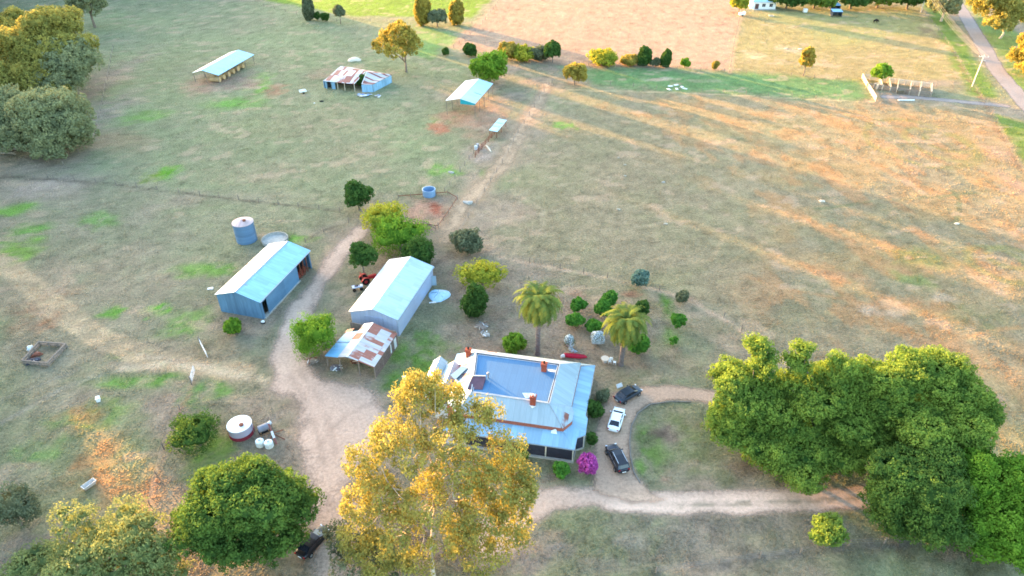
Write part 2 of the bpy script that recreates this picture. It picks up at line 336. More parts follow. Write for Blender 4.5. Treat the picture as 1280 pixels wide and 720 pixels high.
    # wheel marks, stock paths, fence-line paths
    for px, w, col, a in [([(-10, 320), (20, 340), (70, 385), (130, 425), (200, 452), (300, 466)], 4.2, (204, 184, 152), .95), ([(0, 330), (60, 390), (110, 420)], .7, (196, 180, 152), .5), ([(150, 462), (220, 455), (262, 462), (302, 470), (340, 480)], 1.6, (216, 200, 172), .95), ([(170, 445), (240, 452), (302, 464)], .7, (200, 186, 164), .7),
            ([(0, 530), (80, 485), (160, 458)], 1.0, (176, 172, 160), .5), ([(0, 500), (100, 462)], .8, (170, 166, 152), .4), ([(245, 475), (225, 510), (205, 560), (188, 640)], .8, (186, 158, 136), .7), ([(0, 220), (120, 228), (250, 244), (420, 264)], .9, (104, 98, 88), .75), ([(425, 282), (400, 290), (380, 302)], .6, (112, 104, 90), .6),
            ([(625, 322), (700, 337), (790, 354), (860, 374), (905, 398), (950, 430), (990, 460)], 1.0, (208, 186, 164), .8), ([(430, 185), (450, 210), (470, 240)], .7, (180, 170, 136), .4), ([(395, 130), (415, 165), (440, 195)], .9, (166, 162, 132), .5), ([(690, 112), (760, 114), (850, 116), (960, 121), (1100, 128)], .9, (206, 190, 156), .7),
            ([(668, 210), (700, 232), (720, 228), (760, 222)], .7, (186, 176, 150), .6), ([(640, 240), (680, 262), (678, 285), (650, 300), (640, 330)], .9, (186, 176, 150), .6), ([(800, 217), (900, 215), (1000, 222)], .7, (180, 168, 140), .5), ([(840, 255), (870, 230), (905, 222)], .6, (172, 166, 140), .5), ([(750, 275), (800, 283), (830, 278)], .7, (186, 176, 150), .6), ([(815, 325), (840, 318), (870, 328), (890, 322), (900, 300)], .7, (190, 172, 140), .6),
            ([(930, 345), (980, 360), (1050, 372), (1110, 386)], .9, (200, 160, 118), .5), ([(900, 335), (960, 300), (1060, 288), (1150, 240)], .7, (180, 160, 120), .4), ([(1020, 262), (1100, 251), (1170, 246), (1230, 240)], 1.0, (120, 132, 100), .7), ([(1195, 278), (1200, 250), (1192, 240)], 1.1, (108, 124, 96), .8), ([(1165, 255), (1180, 245), (1215, 238)], .9, (122, 132, 104), .6),
            ([(1175, 430), (1190, 425), (1240, 415), (1275, 408)], .8, (206, 160, 112), .6), ([(1180, 432), (1178, 450), (1200, 475)], .7, (196, 162, 118), .5), ([(985, 70), (1060, 62), (1150, 80)], .8, (176, 156, 112), .4), ([(700, 170), (720, 185), (900, 260)], .6, (170, 160, 132), .35), ([(700, 262), (620, 280), (590, 320)], .7, (184, 170, 146), .5),
            ([(820, 716), (900, 705), (1000, 692), (1060, 682), (1140, 678)], 1.1, (116, 116, 112), .7), ([(1160, 128), (1180, 160), (1230, 215)], .6, (150, 120, 90), .3), ([(1190, 62), (1212, 100), (1232, 130), (1265, 195), (1290, 230)], 1.5, (150, 122, 100), .7), ([(912, 92), (918, 55), (928, 10)], 1.6, (196, 170, 140), .6)]:
        lay(m_line(X, Y, px, w, .35, .5, int(px[0][0])+3)*(.4+.6*sstep(.3, .6, fbm(X/2, Y/2, int(px[0][1])+5, 3))), col, a)
    for cx, cy, ra, rb in [(1175, 180, 34, 16), (1185, 178, 24, 10), (1150, 178, 60, 26), (1262, 322, 26, 10), (1250, 330, 34, 18)]:   # rings left by horses and mowing
        c0 = at(cx, cy); k = scale_at(c0); k2 = k*math.sin(math.atan2(CAMH, math.hypot(c0.x, c0.y)))
        x, y = warp(X, Y, 1.2, 9, int(cx)); d = np.abs(np.hypot((x-c0.x)/(ra/k), (y-c0.y)/(rb/k2))-1)*ra/k
        lay((1-sstep(.3, 1.3, d)), (150, 150, 100), .55)
    # worn soil around and under the gravel
    lay(np.maximum(gravel_mask(X, Y), loop_mask(X, Y)), (176, 160, 146), .8)
    lay(lane_mask(X, Y), (190, 172, 144), .9)
    c = c*(.74+.52*n3)*(.9+.2*n1)
    mid = fbm(X/3.6, Y/2.4, 33, 3); fine = fbm(X/1.1, Y/.8, 34, 2)
    c = c+(G((186, 172, 142))-c)*(.28*sstep(.56, .72, mid)*sstep(.4, .6, fine))[..., None]        # bleached stalks
    c = c*(1-.22*sstep(.58, .74, fbm(X/2.6, Y/2.0, 35, 3))*sstep(.4, .62, fbm(X/.9, Y/.7, 36, 2)))[..., None]   # dark weeds and dung
    c = c+(G((196, 176, 152))-c)*(.5*sstep(.66, .74, fbm(X/5, Y/3.4, 37, 4)))[..., None]          # bare scalds
    # grain: tufts, dead stalks
    g = vnoise(X/.7, Y/.7, 91)[..., None]; c = c*(.9+.2*g)
    return np.clip(c, .01, .85)
def axis(bands):
    out = []
    for a, b, s in bands: out += list(np.arange(a, b, s))
    return np.array(out+[bands[-1][1]])
def make_grid(name, xs, ys, colf, z, mat, mask=None):
    X, Y = np.meshgrid(xs, ys); nx, ny = len(xs), len(ys)
    idx = np.arange(nx*ny).reshape(ny, nx)
    f = np.stack([idx[:-1, :-1], idx[:-1, 1:], idx[1:, 1:], idx[1:, :-1]], -1).reshape(-1, 4)
    ed = None
    if mask is not None:
        ed = mask(X, Y).ravel(); f = f[(ed[f] > .02).any(1)]
        used = np.unique(f); remap = np.full(nx*ny, -1); remap[used] = np.arange(len(used)); f = remap[f]
    else: used = np.arange(nx*ny)
    x = X.ravel()[used]; y = Y.ravel()[used]; co = np.stack([x, y, np.full(len(x), z)], 1)
    me = mesh_np(name, co, f); c = colf(x[None], y[None])[0]
    a = me.attributes.new('albedo', 'FLOAT_COLOR', 'POINT'); a.data.foreach_set('color', np.concatenate([c, np.ones((len(c), 1))], 1).astype(np.float32).ravel())
    if ed is not None:
        a = me.attributes.new('edge', 'FLOAT', 'POINT'); a.data.foreach_set('value', ed[used].astype(np.float32))
    o = bpy.data.objects.new(name, me); COL.objects.link(o); me.materials.append(mat); o['kind'] = 'structure'; return o
def mesh_np(name, co, quads):
    me = bpy.data.meshes.new(name); me.vertices.add(len(co)); me.vertices.foreach_set('co', np.asarray(co, np.float32).ravel())
    q = np.asarray(quads, np.int32); k = q.shape[1]
    me.loops.add(q.size); me.loops.foreach_set('vertex_index', q.ravel())
    me.polygons.add(len(q)); me.polygons.foreach_set('loop_start', np.arange(0, q.size, k, dtype=np.int32))
    me.update(calc_edges=True); me.validate(); return me
def soil(name, bump=1.0, edge=False, grass=True):
    m, t, b = nt(name)
    a = t.nodes.new('ShaderNodeAttribute'); a.attribute_name = 'albedo'
    ge = t.nodes.new('ShaderNodeNewGeometry'); pos = ge.outputs['Position']
    n1 = noise(t, pos, 2.3, 5, .72); n2 = noise(t, pos, .5, 5, .65); n3 = noise(t, pos, 9, 3, .7)
    f = math_(t, 'ADD', math_(t, 'MULTIPLY', n1, .6), math_(t, 'MULTIPLY', n3, .4))
    dk = mixc(t, 1, a.outputs['Color'], (.62, .66, .60) if grass else (.76, .75, .74), 'MULTIPLY')
    lt = mixc(t, 1, a.outputs['Color'], (1.36, 1.3, 1.2) if grass else (1.2, 1.18, 1.16), 'MULTIPLY')
    c = mixc(t, ramp(t, f, .33, .67), dk, lt)
    c = mixc(t, math_(t, 'MULTIPLY', ramp(t, n2, .5, .72), .3), c, mixc(t, 1, a.outputs['Color'], (.86, 1.06, .72), 'MULTIPLY') if grass else lt)
    t.links.new(c, b.inputs['Base Color']); b.inputs['Roughness'].default_value = .95; b.inputs['Specular IOR Level'].default_value = .1
    h = math_(t, 'ADD', math_(t, 'MULTIPLY', n1, .35), math_(t, 'MULTIPLY', n3, .10))
    bp = t.nodes.new('ShaderNodeBump'); bp.inputs['Strength'].default_value = 1.0; bp.inputs['Distance'].default_value = bump
    t.links.new(h, bp.inputs['Height']); t.links.new(bp.outputs[0], b.inputs['Normal'])
    if edge:
        e = t.nodes.new('ShaderNodeAttribute'); e.attribute_name = 'edge'
        k = math_(t, 'ADD', e.outputs['Fac'], math_(t, 'MULTIPLY', math_(t, 'SUBTRACT', math_(t, 'ADD', math_(t, 'MULTIPLY', n1, .6), math_(t, 'MULTIPLY', n2, .4)), .5), 1.1))
        al = ramp(t, k, .18, .95)
        t.links.new(al, b.inputs['Alpha'])
    return m
GRASS = soil('pasture', 1.6)
xs = axis([(-3000, -600, 400), (-600, -260, 40), (-260, -90, 1.6), (-90, 110, .6), (110, 260, 1.6), (260, 600, 40), (600, 3000, 400)])
ys = axis([(-400, 20, 60), (20, 34, 2), (34, 135, .6), (135, 250, 1.0), (250, 420, 2.2), (420, 800, 60), (800, 5000, 500)])
ground = make_grid('ground', xs, ys, ground_colour, 0.0, GRASS)
def gravel_colour(base, n=1):
    def f(X, Y):
        c = np.broadcast_to(G(base)*.86, X.shape+(3,)).copy()
        c = c*(.84+.32*fbm(X/3.5, Y/3.5, 41+n, 4))[..., None]
        # pale wheel tracks
        for px in ([(770, 620), (850, 626), (960, 623), (1090, 617)], [(760, 632), (850, 636.5), (960, 633), (1090, 627)]):
            c = c*(1+.22*m_line(X, Y, px, .9, .3, .2, 5))[..., None]
        for px in ([(362, 470), (385, 505), (402, 560), (412, 640), (424, 720)], [(374, 462), (402, 500), (420, 560), (430, 640), (442, 720)], [(380, 400), (404, 350), (440, 300)], [(390, 402), (412, 352), (448, 300)], [(470, 500), (430, 520), (395, 560)], [(690, 106), (655, 164), (606, 236), (562, 296)], [(682, 104), (646, 162), (596, 234), (552, 294)]):
            c = c*(1-.17*m_line(X, Y, px, .8, .35, .4, 15)*sstep(.25, .6, fbm(X/3, Y/3, 16, 3)))[..., None]
        mid = m_line(X, Y, [(850, 631), (960, 628), (1100, 622)], .7, .25, .2, 6)*sstep(.3, .55, fbm(X/1.2, Y/1.2, 8, 2))
        c = c+(G((140, 134, 112))-c)*(mid*.75)[..., None]
        return np.clip(c, .02, .85)
    return f
GX = np.arange(-75, 70, .45)
def sheet(name, maskf, x0, x1, y0, y1, step, base, z, n, bump=.5):
    return make_grid(name, np.arange(x0, x1, step), np.arange(y0, y1, step), gravel_colour(base, n), z, soil(name, bump, True, False), maskf)
sheet('farmyard_gravel', gravel_mask, -60, 75, 34, 130, .45, (216, 193, 170), .012, 1)
sheet('driveway', loop_mask, 5, 45, 50, 85, .4, (208, 181, 154), .02, 2)
sheet('farm_track', lane_mask, -30, 30, 105, 215, .7, (204, 182, 150), .012, 3)
sheet('road', road_mask, 95, 260, 145, 330, .9, (168, 162, 154), .012, 4)
# grass tussocks: vertical blades that catch the low sun
def grass():
    rng = np.random.default_rng(21); n = 300000
    px = rng.uniform(-40, 1320, n); py = rng.uniform(-20, 760, n)
    dx = px-640; dy = -(py-360); dz = -FPX*SP+dy*CP; t = -CAMH/dz; X = t*dx; Y = t*(FPX*CP+dy*SP)
    jit = rng.normal(0, .6, (2, n)); X = X+jit[0]; Y = Y+jit[1]
    bare = np.maximum.reduce([gravel_mask(X, Y), loop_mask(X, Y), lane_mask(X, Y)*.9, road_mask(X, Y)])
    th = math.radians(-11); hx = (X-12.2)*math.cos(th)+(Y-75.4)*math.sin(th); hy = -(X-12.2)*math.sin(th)+(Y-75.4)*math.cos(th)
    house = (hx > -24.5) & (hx < .6) & (hy > -17.4) & (hy < .5)
    ra = math.radians(-15.4)
    def inb(x0, y0, w, l):
        a = (X-x0)*math.cos(ra)+(Y-y0)*math.sin(ra); b = -(X-x0)*math.sin(ra)+(Y-y0)*math.cos(ra); return (a > -.4) & (a < w+.4) & (b > -.4) & (b < l+.4)
    keep = (bare < .2) & ~house & ~inb(-26.05, 87.5, 8.2, 15.6) & ~inb(-49.2, 92, 8.2, 16.2) & ~inb(-28.3, 77.2, 8.3, 8.2)
    keep &= fbm(X/2.2, Y/2.2, 55, 3)+rng.normal(0, .1, n) > .46
    X = X[keep]; Y = Y[keep]; n = len(X); c = ground_colour(X[None], Y[None])[0]
    dist = np.sqrt(X**2+Y**2+CAMH**2); h = (.04+.00028*dist)*rng.uniform(.5, 1.4, n); w = h*rng.uniform(1.4, 2.8, n); a = rng.uniform(0, math.pi, n)
    V = []; C = []
    c = np.clip(c*(1.4+.12*rng.normal(0, 1, (n, 1)))+np.array([.02, .014, 0]), .02, .85)
    for k in (0, math.pi/2):
        ux = np.cos(a+k)*w/2; uy = np.sin(a+k)*w/2; lx = rng.normal(0, .3, n)*h; ly = rng.normal(0, .3, n)*h
        z0 = np.full(n, -.01)
        V.append(np.stack([np.stack([X-ux, Y-uy, z0], 1), np.stack([X+ux, Y+uy, z0], 1), np.stack([X+ux*.75+lx, Y+uy*.75+ly, h*.9], 1), np.stack([X-ux*.6+lx, Y-uy*.6+ly, h], 1)], 1).reshape(-1, 3)); C.append(np.repeat(c, 4, 0))
    V = np.concatenate(V); C = np.concatenate(C); me = mesh_np('grass', V, np.arange(len(V)).reshape(-1, 4))
    at_ = me.attributes.new('albedo', 'FLOAT_COLOR', 'POINT'); at_.data.foreach_set('color', np.concatenate([C, np.ones((len(C), 1))], 1).astype(np.float32).ravel())
    o = bpy.data.objects.new('grass', me); COL.objects.link(o); o['kind'] = 'stuff'; tag(o, 'short dry grass and tussocks growing over the paddocks', 'grass')
    m = bpy.data.materials.new('grass_blades'); m.use_nodes = True; t_ = m.node_tree
    for q in list(t_.nodes): t_.nodes.remove(q)
    out = t_.nodes.new('ShaderNodeOutputMaterial'); a_ = t_.nodes.new('ShaderNodeAttribute'); a_.attribute_name = 'albedo'
    d = t_.nodes.new('ShaderNodeBsdfDiffuse'); tr = t_.nodes.new('ShaderNodeBsdfTranslucent'); mx = t_.nodes.new('ShaderNodeMixShader'); mx.inputs[0].default_value = .45
    t_.links.new(a_.outputs[0], d.inputs[0]); t_.links.new(a_.outputs[0], tr.inputs[0]); t_.links.new(d.outputs[0], mx.inputs[1]); t_.links.new(tr.outputs[0], mx.inputs[2]); t_.links.new(mx.outputs[0], out.inputs[0]); me.materials.append(m)
grass()
# unseen ridge added west of the paddocks, profile shaped to cast shade and streaks
def ridge():
    cu = [-20, -8, 0, 3, 7, 10, 13, 17, 21, 30, 50, 60, 75, 100, 112, 114, 116, 128, 131, 141, 144, 152, 153.5, 157.5, 159.5, 163, 165.5]
    hh = [16, 14, 13, 10, 7.2, 8, 11, 15, 22, 27, 25, 33, 37, 38.5, 38, 30, 38, 38, 21, 20, 37, 37, 14, 12, 30, 28, 0]
    uu = [-105, -110, -150, -160, -170, -180, -190, -205, -222, -262, -345, -375, -410, -410, -405, -404, -402, -395, -392, -376, -372, -368, -366, -362, -360, -358, -356]
    vs = np.arange(-60, 168, 1.2); ts = np.linspace(-1, 1, 31)
    V, T = np.meshgrid(vs, ts)
    hgt = np.interp(V, cu, hh); u0 = np.interp(V, cu, uu)
    hgt = hgt*(1-T**2)*(.84+.32*fbm(V/7, T*3, 5, 3))+np.where(np.abs(T) < .98, 1, 0)*(fbm(V/2.5, T*9, 9, 2)-.5)*3*np.clip(hgt/12, 0, 1)
    U = u0+T*np.clip(np.interp(V, cu, hh)*.9, 3, 22)
    d = np.array([.73, -.68])/math.hypot(.73, .68); n = np.array([.68, .73])/math.hypot(.68, .73)
    co = np.stack([U*d[0]+V*n[0], U*d[1]+V*n[1], np.maximum(hgt, -.5)], -1).reshape(-1, 3)
    nx, ny = len(vs), len(ts); idx = np.arange(nx*ny).reshape(ny, nx)
    f = np.stack([idx[:-1, :-1], idx[:-1, 1:], idx[1:, 1:], idx[1:, :-1]], -1).reshape(-1, 4)
    me = mesh_np('shade_ridge', co, f); o = bpy.data.objects.new('shade_ridge', me); COL.objects.link(o)
    me.materials.append(plain('shade_ridge_scrub', (70, 82, 48), .95, .5, .25)); o['kind'] = 'structure'
ridge()
# ------------------------------------------------------------------ trees
L_FIG = leafmat('broadleaf_green', (56, 84, 44), (118, 146, 66), .36)
L_CAM = leafmat('camphor_green', (62, 98, 48), (160, 180, 78), .42)
L_GUM = leafmat('gum_olive', (106, 116, 66), (198, 180, 92), .42)
L_GUM2 = leafmat('gum_grey', (106, 114, 86), (172, 172, 122), .38)
L_GOLD = leafmat('gum_gold', (116, 112, 56), (204, 180, 84), .40)
L_LIME = leafmat('lime_green', (66, 106, 36), (146, 180, 64), .36)
L_CITRUS = leafmat('citrus_green', (52, 98, 40), (112, 164, 66), .32)
L_DARK = leafmat('dark_green', (46, 74, 38), (94, 124, 58), .3)
L_GREY = leafmat('olive_grey', (80, 88, 66), (138, 142, 108), .3)
L_BLUE = leafmat('blue_grey', (84, 112, 100), (136, 160, 142), .3)
L_YEL = leafmat('yellow_sunlit', (92, 122, 48), (206, 194, 72), .38)  # yellow light end puts the sunlit tops into the leaf colour
L_WIL = leafmat('willow_pale', (86, 108, 70), (168, 170, 104), .38)
L_PINK = leafmat('bougainvillea', (150, 62, 132), (230, 116, 200), .35)
L_PALM = leafmat('palm_green', (62, 92, 48), (132, 144, 72), .3)
BARK_W = plain('bark_white', (190, 172, 150), .85, .25, 2.5)
BARK_G = plain('bark_grey', (128, 112, 98), .9, .3, 2.5)
BARK_P = plain('bark_palm', (112, 100, 96), .9, .35, 4)
def unit(a): return a/np.maximum(np.linalg.norm(a, axis=1, keepdims=True), 1e-9)
def fib(n, rng):
    i = np.arange(n)+.5; z = 1-2*i/n; a = i*2.39996+rng.random()*6.28; r = np.sqrt(1-z*z)
    return unit(np.stack([r*np.cos(a), r*np.sin(a), z], 1)+rng.normal(0, .22/math.sqrt(max(n, 4)/30), (n, 3)))
def crown_arrays(lobes, rng, cr=.8, dens=1.0, k=36, L=.38, Wd=.26, droop=0., core=.74, zmin=-.55, stretch=1., open_=0., shell=.85, sub=0):
    """leaf quads in clumps spread over a set of ellipsoid lobes (x, y, z, rx, ry, rz)"""
    V = []; T = []
    if sub:
        big_, lobes = lobes, []
        for l in big_:
            c = np.array(l[:3]); r = np.array(l[3:6]); lobes.append((*c, *(r*.66)))
            for d in fib(sub, rng):
                if d[2] < -.5: continue
                q = c+d*r*rng.uniform(.58, .70); sc_ = rng.uniform(.30, .44)
                if any((((q-np.array(m[:3]))/np.array(m[3:6]))**2).sum() < .35 for m in big_ if m is not l): continue
                lobes.append((*q, *(r*sc_)))
    lob = np.array(lobes, float)
    for li, l in enumerate(lob):
        c = l[:3]; r = l[3:6]; area = 4*math.pi*((r[0]*r[1])**1.6/3+(r[0]*r[2])**1.6/3+(r[1]*r[2])**1.6/3)**(1/1.6)
        n = max(5, int(area*dens/(cr*cr*1.5))); d = fib(n, rng); d = d[d[:, 2] > zmin]
        ph = rng.random(3)*6
        bump = 1+.16*np.sin(d[:, 0]*4+ph[0])*np.sin(d[:, 1]*4+ph[1])+.10*np.sin(d[:, 2]*6+ph[2])
        p = c+d*r*(shell*bump+rng.normal(0, .07, len(d)))[:, None]
        keep = np.ones(len(d), bool)
        for lj, m in enumerate(lob):
            if lj != li: keep &= ((((p-m[:3])/m[3:6])**2).sum(1) > .62)
        if open_: keep &= rng.random(len(d)) > open_
        p = p[keep]; d = d[keep]
        if not len(p): continue
        nr = unit(d/r)
        crr = cr*rng.uniform(.65, 1.3, len(p)); kk = k
        ct = np.clip(rng.normal(.45, .16, len(p))+rng.normal(0, .14)+.22*np.clip(nr[:, 2], -1, 1)-.1, 0, 1)  # upward clumps lighter: light from above put into the tint
        q = unit(rng.normal(0, 1, (len(p), kk, 3)).reshape(-1, 3)).reshape(len(p), kk, 3)+nr[:, None]*.75
        q = q/np.linalg.norm(q, axis=2, keepdims=True)
        rad = crr[:, None]*rng.random((len(p), kk))**.35
        pos = p[:, None]+q*rad[..., None]*np.array([1, 1, stretch])
        if droop: pos[..., 2] -= rng.random((len(p), kk))**1.5*droop
        pos[..., 2] = np.maximum(pos[..., 2], .08)
        nm = unit((q*.9+rng.normal(0, .55, q.shape)+np.array([0, 0, .2])).reshape(-1, 3)); pos = pos.reshape(-1, 3)
        tg = rng.normal(0, 1, nm.shape)
        if droop: tg[:, 2] -= 2.2
        tg = unit(tg-nm*(tg*nm).sum(1, keepdims=True)); bt = np.cross(nm, tg)
        s = rng.uniform(.65, 1.25, len(pos))[:, None]
        a = pos+tg*L/2*s; b = pos+bt*Wd/2*s; c2 = pos-tg*L/2*s; e = pos-bt*Wd/2*s
        V.append(np.stack([a, b, c2, e], 1).reshape(-1, 3))
        t = np.repeat(ct, kk)*.75+rng.random(len(pos))*.25; T.append(np.repeat(t, 4))
    V = np.concatenate(V); T = np.concatenate(T); Q = np.arange(len(V)).reshape(-1, 4)
    if core:
        mb = MB()
        for i, l in enumerate(lobes):
            bm = bmesh.new(); bmesh.ops.create_uvsphere(bm, u_segments=10, v_segments=6, radius=1)
            for v in bm.verts: v.co = Vector((l[0]+v.co.x*l[3]*core, l[1]+v.co.y*l[4]*core, max(.15, l[2]+v.co.z*l[5]*core)))
            o = len(V); vv = np.array([v.co[:] for v in bm.verts]); V = np.vstack([V, vv]); T = np.concatenate([T, np.full(len(vv), .08)])  # dark-tinted core paints the shade in the gaps of the crown
            qs = [[x.index for x in f.verts] for f in bm.faces]; qs = [q if len(q) == 4 else q+[q[-1]] for q in qs]
            qq = np.array([q for q in qs if len(set(q)) == 4])+o; Q = np.vstack([Q, qq]); bm.free()
    return V, Q, T
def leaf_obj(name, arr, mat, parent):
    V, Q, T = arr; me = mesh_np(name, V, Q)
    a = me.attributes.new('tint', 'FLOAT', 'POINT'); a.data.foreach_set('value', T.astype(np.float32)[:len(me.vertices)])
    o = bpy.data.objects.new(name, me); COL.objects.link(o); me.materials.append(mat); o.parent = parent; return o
def limbs(ends, r0, fork, rng, base=(0, 0, 0), twigs=0, bend=.12):
    """tapered trunk to the fork point, then limbs to each end point"""
    mb = MB(); b = Vector(base); f = Vector(fork)
    mid = b.lerp(f, .5)+Vector((rng.normal(0, bend), rng.normal(0, bend), 0))*(f-b).length*.5
    mb.tube([b-Vector((0, 0, .1)), b+(mid-b)*.15, mid, f], [r0*1.35, r0, r0*.85, r0*.72], 8)
    for e in ends:
        e = Vector(e); L = (e-f).length
        m1 = f.lerp(e, .45)+Vector((rng.normal(0, .1), rng.normal(0, .1), rng.uniform(-.02, .12)))*L
        m2 = f.lerp(e, .75)+Vector((rng.normal(0, .06), rng.normal(0, .06), rng.uniform(0, .1)))*L
        side = Vector((rng.normal(0, .09), rng.normal(0, .09), rng.normal(.02, .05)))*L
        mb.tube([f-(f-b).normalized()*r0*.3, f.lerp(m1, .5)+side*.4, m1, m1.lerp(m2, .5)-side*.5, m2, e], [r0*.5, r0*.42, r0*.32, r0*.24, r0*.16, r0*.06], 6)
        for k in range(twigs):
            t0 = m1.lerp(m2, rng.random()); dv = Vector(rng.normal(0, 1, 3)); dv.z = abs(dv.z)*.6
            mb.tube([t0, t0+dv.normalized()*L*.22, t0+dv.normalized()*L*.34+Vector((0, 0, .05*L))], [r0*.17, r0*.1, r0*.04], 5)
    return mb
def solve(cx, cy, w, h, clear):
    zc = clear+2
    for _ in range(12):
        p = at(cx, cy, zc); s = scale_at(p); a = math.atan2(CAMH-zc, math.hypot(p.x, p.y))
        rx = w/s; q = (h/s)**2-(rx*math.sin(a))**2; lo = (.5*rx*math.cos(a))**2
        rz = math.sqrt(max(q, lo))/math.cos(a); rz = min(rz, rx*2.6); zc = clear+rz
    return p.x, p.y, zc, rx, rz
def lumps(rx, rz, zc, rng, n, rl=.5):
    """a few big lobes making one uneven crown"""
    out = [(0, 0, zc, rx*.72, rx*.72, rz*.74)]
    for d in fib(n, rng):
        if d[2] < -.5: continue
        k = rng.uniform(.42, .72); r = rl*rng.uniform(.65, 1.2)
        out.append((d[0]*rx*k, d[1]*rx*k, zc+d[2]*rz*k, rx*r*.85, rx*r*.85, rz*r*.85))
    return out
NTREE = [0]
def tree(name, label, cat, cx, cy, w, h, clear, mat, style='round', group=None, bark=BARK_G, dens=1.0, leaf=None, base=None):
    NTREE[0] += 1; rng = np.random.default_rng(100+NTREE[0])
    x, y, zc, rx, rz = solve(cx, cy, w, h, clear)
    t = thing(name, label, cat, (x, y, 0), 0, group)
    s = scale_at((x, y, zc)); px = 1/s                               # metres per photo pixel
    L = leaf or max(.24, min(2.6*px, rx*.28)); cr = max(.28, min(rx*.22, 1.1))
    k = 30; kw = {}
    if style == 'round': lb = lumps(rx, rz, zc, rng, 9); kw = dict(core=.72)
    elif style == 'open': lb = lumps(rx, rz, zc, rng, 8, .42); kw = dict(core=0, open_=.3, droop=.2); k = 30
    elif style == 'shrub': lb = lumps(rx, rz, zc, rng, 6, .55); kw = dict(core=.7, zmin=-.9)
    elif style == 'hedge': lb = [(0, 0, zc, rx, min(rx, 1.4), rz)]; kw = dict(core=.8, zmin=-1)
    elif style == 'column': lb = [(0, 0, zc, rx*.8, rx*.8, rz*.95), (rx*.15, 0, zc+rz*.2, rx*.6, rx*.6, rz*.7), (-rx*.2, .1*rx, zc-rz*.3, rx*.75, rx*.75, rz*.6)]; kw = dict(core=.75, zmin=-1, stretch=1.5)
    elif style == 'pepper': lb = lumps(rx, rz, zc, rng, 8, .5); kw = dict(core=.74, droop=rx*.22, stretch=1.4, zmin=-.8); k = 36
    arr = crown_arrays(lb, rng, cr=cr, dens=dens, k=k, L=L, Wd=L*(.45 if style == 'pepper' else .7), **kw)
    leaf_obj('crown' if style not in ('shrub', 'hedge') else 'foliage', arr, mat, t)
    if style not in ('hedge',):
        r0 = max(.05, rx*.07); fz = max(.25, zc-rz*.6)
        ends = [(l[0]*.8, l[1]*.8, max(l[2], fz+.3)) for l in lb[1:7]]
        limbs(ends, r0, (0, 0, fz), rng, twigs=1 if style == 'open' else 0).build('trunk', bark, t, smooth=True)
    return t
def big(name, label, cat, basepx, lobepx, mat, bark=BARK_G, group=None, sub=9, grow=1.0, cr=.95, k=34, dens=1., forkz=3, r0=.45, ends=None, twigs=0, lleaf=.36, **kw):
    """a large tree whose lobes are given one by one: (px, py, half width px, half height px, z of its centre)"""
    NTREE[0] += 1; rng = np.random.default_rng(300+NTREE[0])
    b = at(*basepx); t = thing(name, label, cat, b, 0, group); lb = []
    for cx, cy, w, h, z in lobepx:
        w *= grow; h *= grow
        p = at(cx, cy, z); s = scale_at(p); a = math.atan2(CAMH-z, math.hypot(p.x, p.y)); rx = w/s
        q = (h/s)**2-(rx*math.sin(a))**2; rz = math.sqrt(max(q, (.55*rx*math.cos(a))**2))/math.cos(a)
        lb.append((p.x-b.x, p.y-b.y, z, rx, rx, rz))
    wd = kw.pop('wd', .7)
    fo = kw.pop('forkoff', (0, 0)); fork = Vector((fo[0], fo[1], forkz)); e = [(l[0]*.92, l[1]*.92, l[2]+l[5]*.1) for l in lb]
    limbs(e, r0, fork, rng, twigs=twigs).build('trunk', bark, t, smooth=True)
    leaf_obj('crown', crown_arrays(lb, rng, cr=cr, dens=dens, k=k, L=lleaf, Wd=lleaf*wd, sub=sub, **kw), mat, t)
    return t
